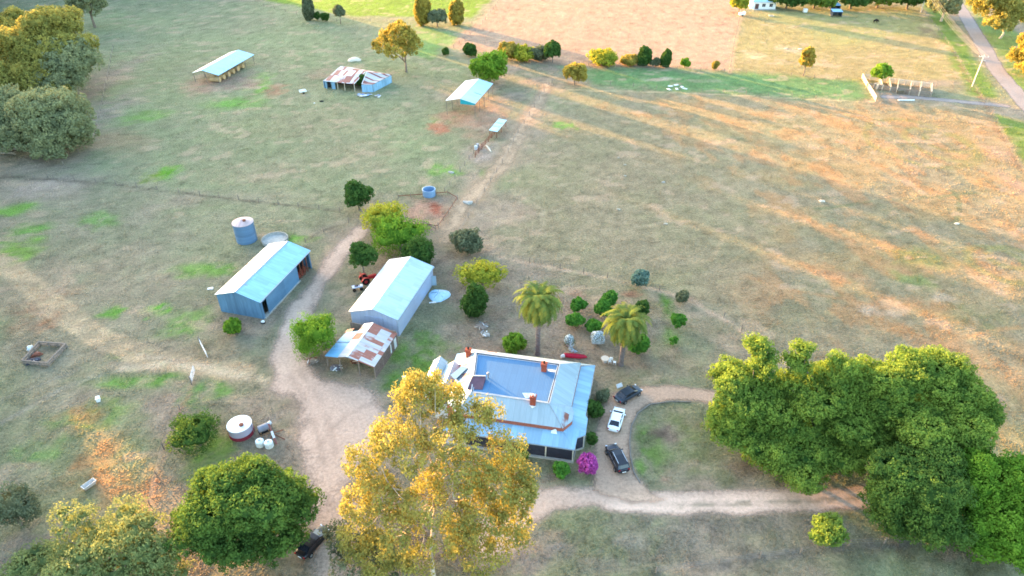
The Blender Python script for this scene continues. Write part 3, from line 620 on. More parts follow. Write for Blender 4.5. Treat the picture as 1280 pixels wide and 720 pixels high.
def palm(label, basepx, toppx, rpx, seed):
    rng = np.random.default_rng(seed); b = at(*basepx); best = min((abs(py_of(b.x, b.y, z)-toppx[1]), z) for z in np.arange(4, 14, .1)); H = best[1]
    t = thing('palm_tree', label, 'palm tree', b, 0, 'date palms beside the house'); R = rpx/scale_at((b.x, b.y, H))
    V = []; Q = []; T = []
    def strip(a, bb, w0, w1, up, tint):
        o = len(V); side = np.cross(bb-a, up); side /= np.linalg.norm(side)+1e-9
        V.extend([a-side*w0/2, a+side*w0/2, bb+side*w1/2, bb-side*w1/2]); Q.append([o, o+1, o+2, o+3]); T.extend([tint]*4)
    nf = 128
    for i in range(nf):
        az = i*2.39996+rng.normal(0, .12); el = math.radians(82-132*(i/nf)**.85+rng.normal(0, 4)); ln = R*rng.uniform(1.0, 1.2)*(1.0 if i > 12 else .75)
        h = np.array([math.cos(az), math.sin(az), 0]); p = np.array([0, 0, H])+h*.15; n = 9; tint = np.clip(.75-.5*i/nf+rng.normal(0, .12), 0, 1); ang = el
        for s in range(n):
            d = h*math.cos(ang)+np.array([0, 0, math.sin(ang)]); p2 = p+d*ln/n; side = np.array([-h[1], h[0], 0]); up = np.cross(side, d)
            strip(p, p2, .09, .07, up, tint)
            ll = .62*math.sin(math.pi*min(1, (s+.9)/(n+.6)))**.6
            for q in (.15, .5, .85):
                m = p+(p2-p)*q
                for sg in (-1, 1):
                    tip = m+(side*sg*.75+d*.55-np.array([0, 0, .22])+rng.normal(0, .06, 3))*ll
                    strip(m, tip, .13, .04, up+side*sg*.4, np.clip(tint+rng.normal(0, .1), 0, 1))
            p = p2; ang -= math.radians(8.5+5*s/n)*(.55+.9*math.cos(max(-1.2, min(1.2, ang))))
    leaf_obj('crown', (np.array(V), np.array(Q), np.array(T)), L_PALM, t)
    mb = MB(); pts = [(0.0, 0, -.1)]; rs = [.48]
    nz = int(H/.28)
    for k in range(1, nz): pts.append((rng.normal(0, .012), rng.normal(0, .012), k*H/nz)); rs.append((.36 if k % 2 else .29)*(1.15-.15*k/nz))
    mb.tube(pts, rs, 10).build('trunk', BARK_P, t)
    mb = MB(); mb.blob((0, 0, H-.25), (.55, .55, .6), seed, 2, .25); mb.build('crown_shaft', plain('palm_boot', (150, 104, 62), .9, .4, 5), t)
    return t
def py_of(x, y, z):
    u = y*SP+(z-CAMH)*CP; w = y*CP-(z-CAMH)*SP; return 360-FPX*u/w
TR = [
 # name, label, cat, cx, cy, w, h, clear, mat, style, group, extras
 ('tree', 'dark green round tree at the end of the wire fence, left of the open tank', 'tree', 447, 245, 18, 16, .6, L_DARK, 'round', 'farmyard trees', {}),
 ('tree', 'spreading green tree with a yellow sunlit top, behind the bright green one', 'tree', 480, 274, 33, 22, .5, L_YEL, 'round', 'farmyard trees', {}),
 ('tree', 'bright green bushy tree in the middle of the farmyard clump', 'tree', 499, 291, 42, 28, .6, L_LIME, 'pepper', 'farmyard trees', {}),
 ('tree', 'small dark tree with a bare trunk beside the red tractor', 'tree', 452, 321, 18, 17, 1.6, L_DARK, 'round', 'farmyard trees', {}),
 ('tree', 'dull green twin-headed tree right behind the white steel shed', 'tree', 523, 316, 22, 19, .8, L_DARK, 'column', 'farmyard trees', {}),
 ('shrub', 'grey-green dome-shaped shrub beside the lane', 'shrub', 585, 302, 22, 17, .1, L_GREY, 'shrub', None, {}),
 ('tree', 'soft green tree with a yellow sunlit top above the dark cypress', 'tree', 603, 343, 30, 19, .8, L_YEL, 'round', None, {}),
 ('cypress', 'dark upright cypress on bare soil above the scrap heap', 'cypress', 594, 376, 17, 21, .1, L_DARK, 'column', None, {}),
 ('tree', 'dense rounded bright green tree beside the rusty lean-to', 'tree', 390, 416, 30, 31, .2, L_LIME, 'pepper', None, dict(dens=1.1)),
 ('shrub', 'round green shrub right against the back of the house', 'shrub', 643, 429, 14, 12, .1, L_LIME, 'shrub', None, {}),
 ('citrus_tree', 'small open citrus tree at the back left of the orchard', 'fruit tree', 723, 381, 11, 9, .5, L_CITRUS, 'round', 'orchard fruit trees', {}),
 ('citrus_tree', 'round citrus tree straight above the crescent-shaped net', 'fruit tree', 719, 400, 11, 9, .3, L_CITRUS, 'round', 'orchard fruit trees', {}),
 ('citrus_tree', 'rounded citrus tree directly above the square netted tree', 'fruit tree', 743, 408, 10, 8, .3, L_CITRUS, 'round', 'orchard fruit trees', {}),
 ('citrus_tree', 'taller citrus tree at the very back of the orchard, touching a bluer one', 'fruit tree', 762, 373, 12, 10, .4, L_CITRUS, 'round', 'orchard fruit trees', {}),
 ('citrus_tree', 'blue-green citrus tree left of the nearer palm crown', 'fruit tree', 754, 385, 12, 11, .3, L_CITRUS, 'round', 'orchard fruit trees', {}),
 ('citrus_tree', 'dark citrus tree half hidden behind the right side of the palm crown', 'fruit tree', 803, 384, 10, 8, .4, L_DARK, 'round', 'orchard fruit trees', {}),
 ('citrus_tree', 'broad green bush of a fruit tree at the foot of the right palm', 'fruit tree', 798, 429, 15, 14, .1, L_CITRUS, 'shrub', 'orchard fruit trees', {}),
 ('citrus_tree', 'lone round fruit tree on the green strip right of the orchard', 'fruit tree', 848, 401, 9, 9, .5, L_CITRUS, 'round', 'orchard fruit trees', {}),
 ('citrus_tree', 'tiny fruit tree sapling at the near end of the green strip', 'fruit tree', 842, 426, 5, 4.5, .2, L_CITRUS, 'round', 'orchard fruit trees', {}),
 ('shrub', 'round blue-green shrub on the orchard fence line', 'shrub', 800, 347, 10.5, 12, .1, L_BLUE, 'shrub', None, {}),
 ('shrub', 'small grey shrub on the fence path, upper right of the orchard', 'shrub', 854, 371, 8, 8, .1, L_GREY, 'shrub', None, {}),
 ('tree', 'dark round tree left of the white-topped water tank', 'tree', 244, 540, 35, 27, .4, L_FIG, 'round', None, {}),
 ('shrub', 'fresh green weedy bush at the front corner of the blue shed', 'shrub', 291, 408, 12, 11, .05, L_LIME, 'shrub', None, {}),
 ('bougainvillea', 'magenta flowering bougainvillea bush at the corner of the verandah', 'shrub', 734.5, 579, 15, 15, .2, L_PINK, 'shrub', None, dict(leaf=.26)),
 ('shrub', 'small leafy green bush in front of the dark verandah blinds', 'shrub', 702.5, 586, 11, 11, .05, L_CITRUS, 'shrub', None, {}),
 ('shrub', 'small dark bush beside the verandah under the gum branches', 'shrub', 652, 570, 8, 8, .05, L_FIG, 'shrub', None, {}),
 ('shrub', 'clipped hedge bush beside the verandah opposite the white car', 'hedge', 743, 511, 11, 12, .05, L_DARK, 'shrub', 'hedge bushes along the verandah', {}),
 ('shrub', 'wispy brown-green bush behind the clipped hedge, nearest the first dark car', 'hedge', 753, 495, 9, 8, .05, L_GREY, 'shrub', 'hedge bushes along the verandah', {}),
 ('shrub', 'narrow clipped hedge bush right above the magenta bougainvillea', 'hedge', 739, 549, 5.5, 13, .05, L_DARK, 'shrub', 'hedge bushes along the verandah', {}),
 ('agapanthus', 'low clump of mauve flowers left of the big dark green trees', 'flower clump', 893, 465, 7, 7, .02, leafmat('agapanthus', (64, 96, 56), (150, 140, 190), .3), 'shrub', None, {}),
 ('tree', 'small round tree alone in the bare paddock at the bottom right', 'tree', 1035, 664, 23, 22, .3, L_CAM, 'round', None, {}),
 # far line of shrubs below the golden paddock
 ('shrub', 'rounded willow-green bush just behind the open white-roofed shed', 'shrub', 612, 85, 25, 19, .1, L_LIME, 'shrub', 'bushes along the far paddock', {}),
 ('shrub', 'small dark round bush at the left end of the far bush line', 'shrub', 586, 62.5, 8, 7.5, .1, L_DARK, 'shrub', 'bushes along the far paddock', {}),
 ('shrub', 'tiny green bush beside the track, leftmost of the far bush line', 'shrub', 557, 64, 5, 5, .1, L_DARK, 'shrub', 'bushes along the far paddock', {}),
 ('shrub', 'golden-topped shrub right behind the willow-green bush', 'shrub', 634, 64, 11, 10, .1, L_GOLD, 'shrub', 'bushes along the far paddock', {}),
 ('shrub', 'long low hedge-like bush, left stretch of the far bush line', 'shrub', 654, 67, 16, 8.5, .1, L_YEL, 'shrub', 'bushes along the far paddock', {}),
 ('shrub', 'low hedge-like bush touching the small dark tree on its right', 'shrub', 674, 67, 14, 8, .1, L_GREY, 'shrub', 'bushes along the far paddock', {}),
 ('tree', 'small dark green tree at the right end of the long low hedge', 'tree', 691, 63, 11.5, 13.5, .5, L_DARK, 'round', 'bushes along the far paddock', {}),
 ('tree', 'golden round-headed tree standing forward of the far bush line', 'tree', 719, 91, 15, 13.5, .5, L_GOLD, 'round', None, {}),
 ('shrub', 'broad yellow-green bush right of the long low hedge', 'shrub', 754, 72, 19, 9, .1, L_YEL, 'shrub', 'bushes along the far paddock', {}),
 ('shrub', 'low pale bush between the broad bush and the first dark cone', 'shrub', 787, 74.5, 11, 6.5, .1, L_GOLD, 'shrub', 'bushes along the far paddock', {}),
 ('cypress', 'taller dark cone-shaped conifer in the far bush line', 'conifer', 806, 70.5, 9, 11, .1, L_DARK, 'column', 'bushes along the far paddock', {}),
 ('cypress', 'slimmer conifer, second of the two in the far bush line', 'conifer', 833, 73, 7, 10, .1, L_DARK, 'column', 'bushes along the far paddock', {}),
 ('shrub', 'small low bush between the two dark conifers', 'shrub', 820, 78, 6, 5, .1, L_GREY, 'shrub', 'bushes along the far paddock', {}),
 ('shrub', 'tiny green bush right of the slim conifer', 'shrub', 857, 78, 5.5, 6, .1, L_LIME, 'shrub', 'bushes along the far paddock', {}),
 ('shrub', 'tiny yellow bush at the right end of the far bush line', 'shrub', 894, 81, 5, 6, .1, L_GOLD, 'shrub', 'bushes along the far paddock', {}),
 ('sapling', 'thin golden sapling alone in the paddock at the upper right', 'tree', 1009, 74, 11, 17, .8, L_GOLD, 'open', None, {}),
 ('tree', 'flat-topped bright green tree beside the timber cattle yards', 'tree', 1104, 90, 14, 8.5, 1.6, L_LIME, 'round', None, {}),
 # top edge
 ('cypress', 'grey-green pointed conifer at the top edge', 'conifer', 385, 10, 8, 14, .3, L_GREY, 'column', 'trees along the top fence', {}),
 ('shrub', 'small dark bush immediately right of the pointed conifer', 'shrub', 396, 20, 4.5, 4.5, .1, L_DARK, 'shrub', 'trees along the top fence', {}),
 ('shrub', 'darker rounder bush, second to the right of the pointed conifer', 'shrub', 406, 21, 6, 5.5, .1, L_DARK, 'shrub', 'trees along the top fence', {}),
 ('tree', 'small grey tree with a visible trunk left of the green field', 'tree', 424, 15, 8, 9, 1.6, L_GREY, 'round', 'trees along the top fence', {}),
 ('tree', 'tall golden tree in front of the bright green field, left of the pair', 'tree', 528, 12, 11, 17, .6, L_GOLD, 'column', 'trees along the top fence', {}),
 ('tree', 'dull brownish tree between the two golden trees by the green field', 'tree', 546, 22, 12, 10, .4, L_GREY, 'round', 'trees along the top fence', {}),
 ('tree', 'golden tree at the corner of the bright green field, right of the pair', 'tree', 571, 15, 10, 14, .5, L_GOLD, 'column', 'trees along the top fence', {}),
 ('tree', 'bushy golden-green tree left of the white cottage at the top', 'tree', 925, 3, 12, 12, .5, L_YEL, 'round', None, {}),
 ('tree', 'dark green tree at the top edge between the cottage and the white box', 'tree', 985, -2, 22, 9, .3, L_DARK, 'round', 'dark trees along the top right edge', {}),
 ('tree', 'dark green tree at the top edge just left of the two blue-roofed shelters', 'tree', 1020, -1, 20, 10, .3, L_CAM, 'round', 'dark trees along the top right edge', {}),
 ('tree', 'dark tree at the top edge just right of the two blue-roofed shelters', 'tree', 1066, -2, 22, 11, .3, L_DARK, 'round', 'dark trees along the top right edge', {}),
 ('tree', 'bright green tree at the top edge straight above the black cow', 'tree', 1100, -3, 22, 11, .3, L_CAM, 'round', 'dark trees along the top right edge', {}),
 ('tree', 'dark tree at the top edge where the power lines leave the picture', 'tree', 1138, -3, 22, 13, .3, L_DARK, 'round', 'dark trees along the top right edge', {}),
 ('gum_tree', 'grey-green gum tree at the top edge left of the bitumen road', 'tree', 1184, 4, 22, 17, 1.5, L_GUM2, 'open', 'gum trees along the road', dict(bark=BARK_W, dens=1.5)),
 ('gum_tree', 'grey gum tree at the top edge above the top left paddock', 'tree', 108, 2, 24, 26, 1.5, L_GUM2, 'open', 'gum trees on the left edge', dict(bark=BARK_G, dens=1.6)),
 ('shrub', 'dark weedy shrub grown up through the gap in the rusty roof', 'shrub', 452.5, 101, 6, 7.5, .1, L_DARK, 'shrub', None, {}),
 ('shrub', 'dark green shrub cut off by the left edge of the picture', 'shrub', 12, 632, 32, 34, .2, L_GREY, 'shrub', None, {}),
 ('shrub', 'pale rounded bush at the lower left edge, nearest the camera', 'shrub', 40, 705, 34, 28, .1, L_WIL, 'shrub', None, {}),
]
for a in TR:
    tree(*a[:10], group=a[10], **a[11])
# the big trees, lobe by lobe
big('tree', 'large dark green domed tree at the lower left beside the two white tubs', 'tree', (312, 668),
    [(308, 640, 74, 52, 6), (300, 604, 44, 26, 9.5), (342, 616, 42, 28, 9.0), (262, 618, 40, 30, 8), (376, 634, 28, 26, 6.5), (248, 658, 40, 32, 5), (295, 676, 52, 32, 4.2), (345, 670, 36, 30, 4.2), (316, 628, 52, 32, 9)],
    L_FIG, cr=.72, dens=1.2, k=40, lleaf=.28, core=.75, r0=.6)
big('gum_tree', 'tall golden gum tree with pale bare limbs in front of the house', 'tree', (545, 742),
    [(525, 500, 38, 24, 17.5), (560, 496, 26, 20, 18), (488, 538, 34, 22, 16), (592, 520, 36, 22, 17), (632, 552, 30, 22, 15), (452, 570, 28, 20, 14), (510, 560, 38, 24, 15.5), (562, 545, 34, 22, 17), (580, 585, 36, 24, 14), (625, 598, 40, 24, 12.5), (470, 612, 38, 22, 11.5), (530, 620, 38, 24, 12), (598, 640, 38, 24, 10), (652, 610, 24, 26, 11), (446, 632, 26, 18, 10), (500, 655, 32, 20, 9), (560, 672, 34, 20, 8), (640, 645, 28, 22, 8.5), (518, 478, 16, 11, 19.5), (545, 475, 14, 10, 20), (470, 690, 36, 24, 5), (440, 665, 26, 20, 6), (600, 690, 36, 22, 5.5), (520, 700, 26, 20, 5), (650, 590, 18, 22, 12), (645, 660, 20, 16, 6)],
    L_GUM, bark=BARK_W, cr=.95, k=72, dens=1.2, lleaf=.34, wd=.5, droop=1.0, core=0, open_=.2, forkz=8.5, r0=.28, twigs=1, zmin=-.8, shell=.8, sub=5, forkoff=(0, 5.5))
big('gum_tree', 'golden spreading gum tree alone above the rusty tin woolshed', 'tree', (508, 90),
    [(498, 42, 22, 14, 11.5), (482, 57, 18, 11, 8.5), (512, 52, 18, 13, 10), (500, 62, 20, 10, 8)],
    L_GOLD, bark=BARK_G, cr=1.1, k=34, dens=1.0, lleaf=.7, wd=.6, core=0, open_=.15, forkz=3.2, r0=.4, twigs=1)
big('gum_tree', 'tall grey-green gum with a golden crown at the top left corner', 'tree', (58, 118),
    [(58, 40, 42, 26, 15), (30, 62, 32, 24, 12), (85, 60, 30, 22, 12), (55, 80, 42, 24, 9), (20, 95, 26, 18, 7), (78, 24, 22, 14, 17), (8, 50, 26, 26, 11), (5, 105, 26, 22, 6), (60, 108, 30, 16, 5)],
    L_GUM, bark=BARK_G, cr=1.3, k=36, dens=1.0, lleaf=.65, wd=.6, core=.6, forkz=4, r0=.5, twigs=1, grow=1.1, group='gum trees on the left edge')
big('gum_tree', 'mid-height grey-green gum in front of the golden crowned one, top left', 'tree', (92, 128),
    [(92, 84, 28, 24, 9), (78, 104, 28, 20, 6), (104, 66, 14, 14, 11), (68, 62, 18, 14, 12)],
    L_GUM2, bark=BARK_G, cr=1.2, k=34, dens=1.0, lleaf=.62, wd=.6, core=.6, forkz=3, r0=.4, grow=1.15, group='gum trees on the left edge')
big('gum_tree', 'low domed grey gum nearest the fence corner on the left edge', 'tree', (62, 192),
    [(50, 142, 48, 30, 9), (88, 158, 28, 24, 6.5), (10, 140, 30, 30, 8), (60, 170, 44, 20, 4.5), (20, 168, 30, 20, 4.5)],
    L_GUM2, bark=BARK_G, cr=1.25, k=36, dens=1.05, lleaf=.58, wd=.6, core=.66, forkz=3, r0=.45, grow=1.1, group='gum trees on the left edge')
big('gum_tree', 'golden gum cut off by the left edge of the picture, behind the low grey gum', 'tree', (-8, 135),
    [(0, 60, 26, 30, 9), (12, 100, 24, 22, 6), (-12, 90, 26, 28, 7), (16, 28, 20, 18, 11)],
    L_GUM, bark=BARK_G, cr=1.2, k=34, dens=1.0, lleaf=.62, wd=.6, core=.6, forkz=3, r0=.4, group='gum trees on the left edge')
big('gum_tree', 'golden gum tree with a pale trunk in the top right corner', 'tree', (1250, 48),
    [(1248, 8, 28, 20, 11), (1230, 0, 18, 12, 13), (1268, 18, 18, 16, 8), (1252, 28, 20, 11, 7)],
    L_GUM, bark=BARK_W, cr=1.2, k=34, dens=1.0, lleaf=.75, wd=.6, core=.4, forkz=3.4, r0=.4, group='gum trees along the road')
big('gum_tree', 'golden gum tree cut off by the right edge beside the road', 'tree', (1284, 96),
    [(1277, 70, 13, 18, 5), (1286, 56, 14, 14, 8), (1288, 84, 14, 12, 3)],
    L_GOLD, bark=BARK_G, cr=1.0, k=32, dens=1.0, lleaf=.65, wd=.6, core=.5, forkz=2, r0=.3, group='gum trees along the road')
big('tree', 'feathery pale green and yellow tree at the bottom left edge', 'tree', (140, 735),
    [(150, 668, 52, 32, 5.5), (105, 690, 46, 34, 4.5), (185, 690, 40, 34, 4.5), (145, 712, 55, 30, 3), (90, 650, 28, 18, 6), (205, 715, 34, 26, 2.6)],
    L_WIL, cr=.85, k=44, dens=.95, lleaf=.32, wd=.4, droop=.5, core=.55, forkz=1.5, r0=.25)
big('shrub', 'loose green understorey bush beneath the left side of the big gum', 'shrub', (450, 712),
    [(452, 690, 42, 34, 2.2), (425, 670, 22, 20, 2.4), (485, 706, 30, 24, 1.8)],
    L_GREY, cr=.7, k=36, dens=.8, lleaf=.3, wd=.5, droop=.3, core=.4, forkz=.8, r0=.1)
RG = 'big dark trees at the right'
big('tree', 'slender-topped camphor tree nearest the driveway, leftmost of the big trees', 'tree', (935, 560),
    [(945, 432, 15, 13, 13), (955, 455, 17, 18, 11.5), (925, 470, 32, 24, 9), (945, 505, 50, 30, 7), (912, 530, 36, 24, 4.5), (965, 545, 40, 26, 4), (930, 490, 40, 24, 8)],
    L_CAM, group=RG, grow=1.13, cr=.68, k=40, dens=1.25, lleaf=.27, core=.76, r0=.4)
big('tree', 'camphor tree with two knobbly heads, second from the driveway', 'tree', (1022, 575),
    [(1004, 438, 14, 10, 13.5), (996, 455, 16, 12, 12), (1045, 470, 26, 28, 11), (1015, 490, 40, 30, 9), (1050, 520, 44, 32, 6.5), (1005, 535, 44, 34, 5), (985, 575, 44, 26, 2.6), (1040, 565, 42, 28, 3), (1072, 498, 28, 38, 8), (1078, 552, 34, 34, 4)],
    L_CAM, group=RG, grow=1.13, cr=.68, k=40, dens=1.25, lleaf=.27, core=.76, r0=.4)
big('tree', 'broadest round-crowned tree of the big group at the right', 'tree', (1155, 575),
    [(1150, 510, 78, 44, 8), (1105, 475, 38, 26, 11), (1160, 466, 46, 24, 11.5), (1195, 490, 38, 28, 10), (1215, 525, 30, 30, 7), (1090, 520, 34, 32, 7), (1120, 550, 48, 28, 4), (1190, 555, 46, 28, 4)],
    L_CAM, group=RG, grow=1.13, cr=.68, k=40, dens=1.25, lleaf=.27, core=.76, r0=.55)
big('tree', 'round matte green tree below the broadest one, over the end of the drive', 'tree', (1150, 655),
    [(1145, 605, 60, 42, 5.5), (1120, 590, 36, 28, 7), (1175, 590, 40, 30, 7), (1160, 640, 46, 30, 3.5), (1118, 632, 32, 28, 3.5), (1130, 655, 22, 20, 2.4)],
    L_FIG, group=RG, grow=1.13, cr=.66, k=40, dens=1.25, lleaf=.26, core=.76, r0=.4)
big('tree', 'yellow-green tree cut off by the right edge, lowest of the big group', 'tree', (1245, 672),
    [(1245, 605, 44, 38, 6), (1272, 640, 34, 36, 4.5), (1228, 645, 36, 34, 3.6), (1250, 675, 38, 26, 2.6), (1275, 598, 24, 24, 6.5), (1212, 598, 28, 34, 6), (1205, 560, 24, 26, 5)],
    L_LIME, group=RG, grow=1.13, cr=.66, k=40, dens=1.25, lleaf=.26, core=.76, r0=.35)
palm('date palm at the back corner of the house, left of the orchard', (672, 443), (673, 374), 34, 5)
palm('date palm beyond the parked cars, standing over the orchard', (776, 456), (780, 401), 33, 6)
# ------------------------------------------------------------------ buildings
R_HOUSE = corr('roof_house', (158, 176, 184), 0, .1, .5, .13)
R_HOUSE_Y = corr('roof_house_side', (158, 176, 184), 1, .1, .5, .13)
R_VER = corr('roof_verandah', (132, 170, 194), 0, .0, .45, .2)
R_VER_Y = corr('roof_verandah_side', (140, 178, 200), 1, .0, .45, .2)
R_BLUE = corr('roof_deck_sky_tint', (70, 114, 152), 0, .0, .95, .07, 0)  # darker blue stands for the zenith sky reflected in the flat deck
BRICK = plain('brick', (158, 92, 74), .9, .28, 6, 0, .3)
BRICK_C = plain('chimney_brick', (156, 78, 58), .9, .3, 8, 0, .3)
WHITE = plain('white_paint', (226, 226, 222), .55, .1, 2)
CREAM = plain('cream_timber', (214, 206, 186), .7, .15, 3)
BLIND = plain('dark_blind', (52, 52, 62), .75, .2, 2)
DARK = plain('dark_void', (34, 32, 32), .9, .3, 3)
STEEL = plain('grey_steel', (150, 152, 154), .45, .2, 3, .4)
WOOD = plain('weathered_timber', (134, 120, 108), .9, .3, 4, 0, .3)
WOODL = plain('pale_timber', (206, 190, 168), .85, .25, 4)
RUST = plain('rusty_iron', (124, 74, 56), .85, .4, 5)
CONC = plain('concrete', (168, 164, 156), .9, .2, 2)
def hs(name, mb, mat, par, th=.07, **k): return mb.build(name, mat, par, solid=th, **k)
def farmhouse():
    th = math.radians(-11); o = at(743.75, 457, 2.6)
    t = thing('farmhouse', 'brick farmhouse with a pale iron hip roof around a sky-tinted blue deck and a verandah', 'house', (o.x, o.y, 0), th)
    M = [(-19, -1.2), (-2, -1.2), (-2.3, -10.2), (-1.9, -11.1), (-1.9, -12.8), (-2.9, -14.3), (-17.2, -14.3), (-19, -12.6)]
    Vo = [(-19, 0), (0, 0), (-.35, -10.3), (0, -10.9), (0, -13.8), (-1.0, -14.5), (-1.1, -16.6), (-18.6, -16.6)]
    ZE, ZV, ZT, ZR = 3.75, 2.6, 3.1, 5.6
    R = dict(ne=(-4.8, -4.0), se=(-5.1, -12.0), sw=(-15.7, -11.9), nw=(-16.9, -3.9))
    def p(q, z): return (q[0], q[1], z)
    MB().prism(M, 0.25, ZE-.02).build('wall', BRICK, t)
    MB().prism([(a*1.0, b) for a, b in Vo], 0, .25).build('verandah_floor', CONC, t)
    # verandah roof
    v = hs('verandah_roof', MB().poly(p(M[1], ZT), p(Vo[1], ZV), p(Vo[2], ZV), p(M[2], ZT)).poly(p(M[2], ZT), p(Vo[2], ZV), p(Vo[3], ZV), p(M[3], ZT)).poly(p(M[3], ZT), p(Vo[3], ZV), p(Vo[4], ZV), p(M[4], ZT)), R_VER_Y, t)
    hs('verandah_roof', MB().poly(p(M[4], ZT), p(Vo[4], ZV), p(Vo[5], ZV), p(M[5], ZT)).poly(p(M[5], ZT), p(Vo[5], ZV), p(Vo[6], ZV)).poly(p(M[5], ZT), p(Vo[6], ZV), p(Vo[7], ZV), p(M[6], ZT)), R_VER, t)
    hs('verandah_roof', MB().poly(p(M[0], ZT+.2), p(Vo[0], ZV), p(Vo[1], ZV), p(M[1], ZT+.2)), R_HOUSE, t)
    # main roof
    rf = hs('roof', MB().poly(p(M[1], ZE), p(M[2], ZE), p(R['se'], ZR), p(R['ne'], ZR)), R_HOUSE_Y, t)
    hs('roof', MB().poly(p(M[0], ZE), p(R['nw'], ZR), p(R['sw'], ZR), p(M[7], ZE)), R_HOUSE_Y, t)
    hs('roof', MB().poly(p(M[0], ZE), p(M[1], ZE), p(R['ne'], ZR), p(R['nw'], ZR)), R_HOUSE, t)
    m = MB().poly(p(M[5], ZE), p(M[6], ZE), p(R['sw'], ZR), p(R['se'], ZR)).poly(p(M[6], ZE), p(M[7], ZE), p(R['sw'], ZR))
    for a, b in ((2, 3), (3, 4), (4, 5)): m.poly(p(M[a], ZE), p(M[b], ZE), p(R['se'], ZR))
    hs('roof', m, R_HOUSE, t)
    mb = MB()
    for a, b in (('ne', 'se'), ('se', 'sw'), ('sw', 'nw'), ('nw', 'ne')): mb.bar(p(R[a], ZR+.05), p(R[b], ZR+.03), .16, .08)
    mb.bar(p(R['se'], ZR+.03), p(M[5], ZE+.05), .16, .08); mb.bar(p(R['se'], ZR+.03), p(M[2], ZE+.05), .12, .06)
    mb.build('ridge_capping', plain('capping', (150, 160, 168), .5, .12, 2), rf)
    q = [(-5.05, -4.25), (-5.35, -11.75), (-15.5, -11.65), (-16.65, -4.15)]
    MB().poly(*[p(a, 5.44 if i in (1, 2) else 5.5) for i, a in enumerate(q)]).build('roof_deck', R_BLUE, t)
    mb = MB()
    for i in range(4): a, b = q[i], q[(i+1) % 4]; mb.bar((a[0], a[1], 5.53), (b[0], b[1], 5.53), .08, .1)
    mb.build('parapet', plain('parapet', (178, 186, 194), .6, .15, 2), t)
    MB().poly((-6.4, -4.35, 5.525), (-5.15, -4.35, 5.525), (-5.15, -5.3, 5.52), (-6.4, -5.3, 5.52)).build('roof_sheet', R_BLUE, t)
    MB().poly((-6.3, -5.75, 5.53), (-5.2, -5.75, 5.53), (-5.2, -5.31, 5.54), (-6.3, -5.31, 5.54)).build('flashing', WHITE, t)
    MB().poly((-9.0, -10.6, 5.49), (-7.9, -10.4, 5.49), (-7.6, -11.3, 5.48), (-8.4, -11.5, 5.48)).build('patch', plain('faded_patch', (150, 184, 204), .7, .3, 2), t)
    def chim(u, v2, z0, z1, w, pot):
        c = MB().box((0, 0, (z0+z1)/2), (w, w*.8, z1-z0)).box((0, 0, z1-.12), (w+.16, w*.8+.16, .22)).box((0, 0, z1-.42), (w+.1, w*.8+.1, .12)).build('chimney', BRICK_C, t)
        c.location = (u, v2, 0)
        MB().lathe([(.28, z0-.1), (w*.95, z0-.02), (w*.95, z0+.06), (.2, z0+.08)], 4).build('flashing', WHITE, c)
        for k in (-.2, .2) if pot else (0,): MB().lathe([(.13, z1), (.15, z1+.3), (.11, z1+.34), (.09, z1+.1)], 10, (k, 0, 0)).build('chimney_pot', WHITE if pot else DARK, c)
    chim(-6.8, -5.7, 5.35, 6.9, .72, False); chim(-7.25, -12.2, 5.2, 6.8, .72, True); chim(-18.3, -3.2, 3.4, 5.5, .7, False)
    # dormer-like hatch and vent pipe on the deck
    h = MB().add([(-16.4, -11.3, 5.36), (-14.4, -11.0, 5.36), (-14.4, -8.9, 5.42), (-16.2, -9.2, 5.42), (-16.4, -11.3, 5.5), (-14.4, -11.0, 5.5), (-14.4, -8.9, 6.0), (-16.2, -9.2, 6.0)], [(0, 1, 5, 4), (1, 2, 6, 5), (2, 3, 7, 6), (3, 0, 4, 7), (4, 5, 6, 7)]).build('roof_hatch', plain('hatch_maroon', (96, 72, 84), .6, .15), t)
    MB().bar((-16.45, -11.3, 5.62), (-16.28, -9.2, 6.1), .14).bar((-16.2, -9.2, 6.08), (-14.4, -8.9, 6.08), .1).build('hatch_frame', WHITE, h)
    MB().tube([(-14.1, -8.6, 5.4), (-14.1, -8.6, 6.2)], .1, 10).lathe([(.05, 6.1), (.24, 6.2), (.2, 6.42), (.02, 6.5)], 12, (-14.1, -8.6, 0)).build('vent', STEEL, t)
    # verandah posts, rails and blinds
    posts = [(-1.25, -16.4), (-4.8, -16.35), (-8.4, -16.35), (-12.0, -16.35), (-15.6, -16.35), (-1.15, -14.6), (-.15, -13.75), (-.15, -10.95), (-.3, -8.2), (-.2, -5.4), (-.15, -2.8), (-.15, -.2)]
    for a, b in posts: MB().box((a, b, 1.42), (.15, .15, 2.3)).build('post', CREAM, t)
    for i in range(4): MB().box(((posts[i][0]+posts[i+1][0])/2, -16.33, 1.40), (abs(posts[i][0]-posts[i+1][0])-.2, .04, 2.2)).build('blind', BLIND, t)
    MB().box((-.65, -14.17, 1.36), (1.12, .04, 2.1), math.radians(35)).build('blind', BLIND, t); MB().box((-1.17, -15.5, 1.36), (.04, 1.6, 2.1)).build('blind', BLIND, t)
    mb = MB(); mb.bar((-.15, -10.8, 1.05), (-.15, -.3, 1.05), .07); mb.bar((-.15, -10.8, .55), (-.15, -.3, .55), .05)
    for k in range(26): mb.bar((-.15, -.4-k*.4, .3), (-.15, -.4-k*.4, 1.05), .04)
    mb.build('rail', CREAM, t)
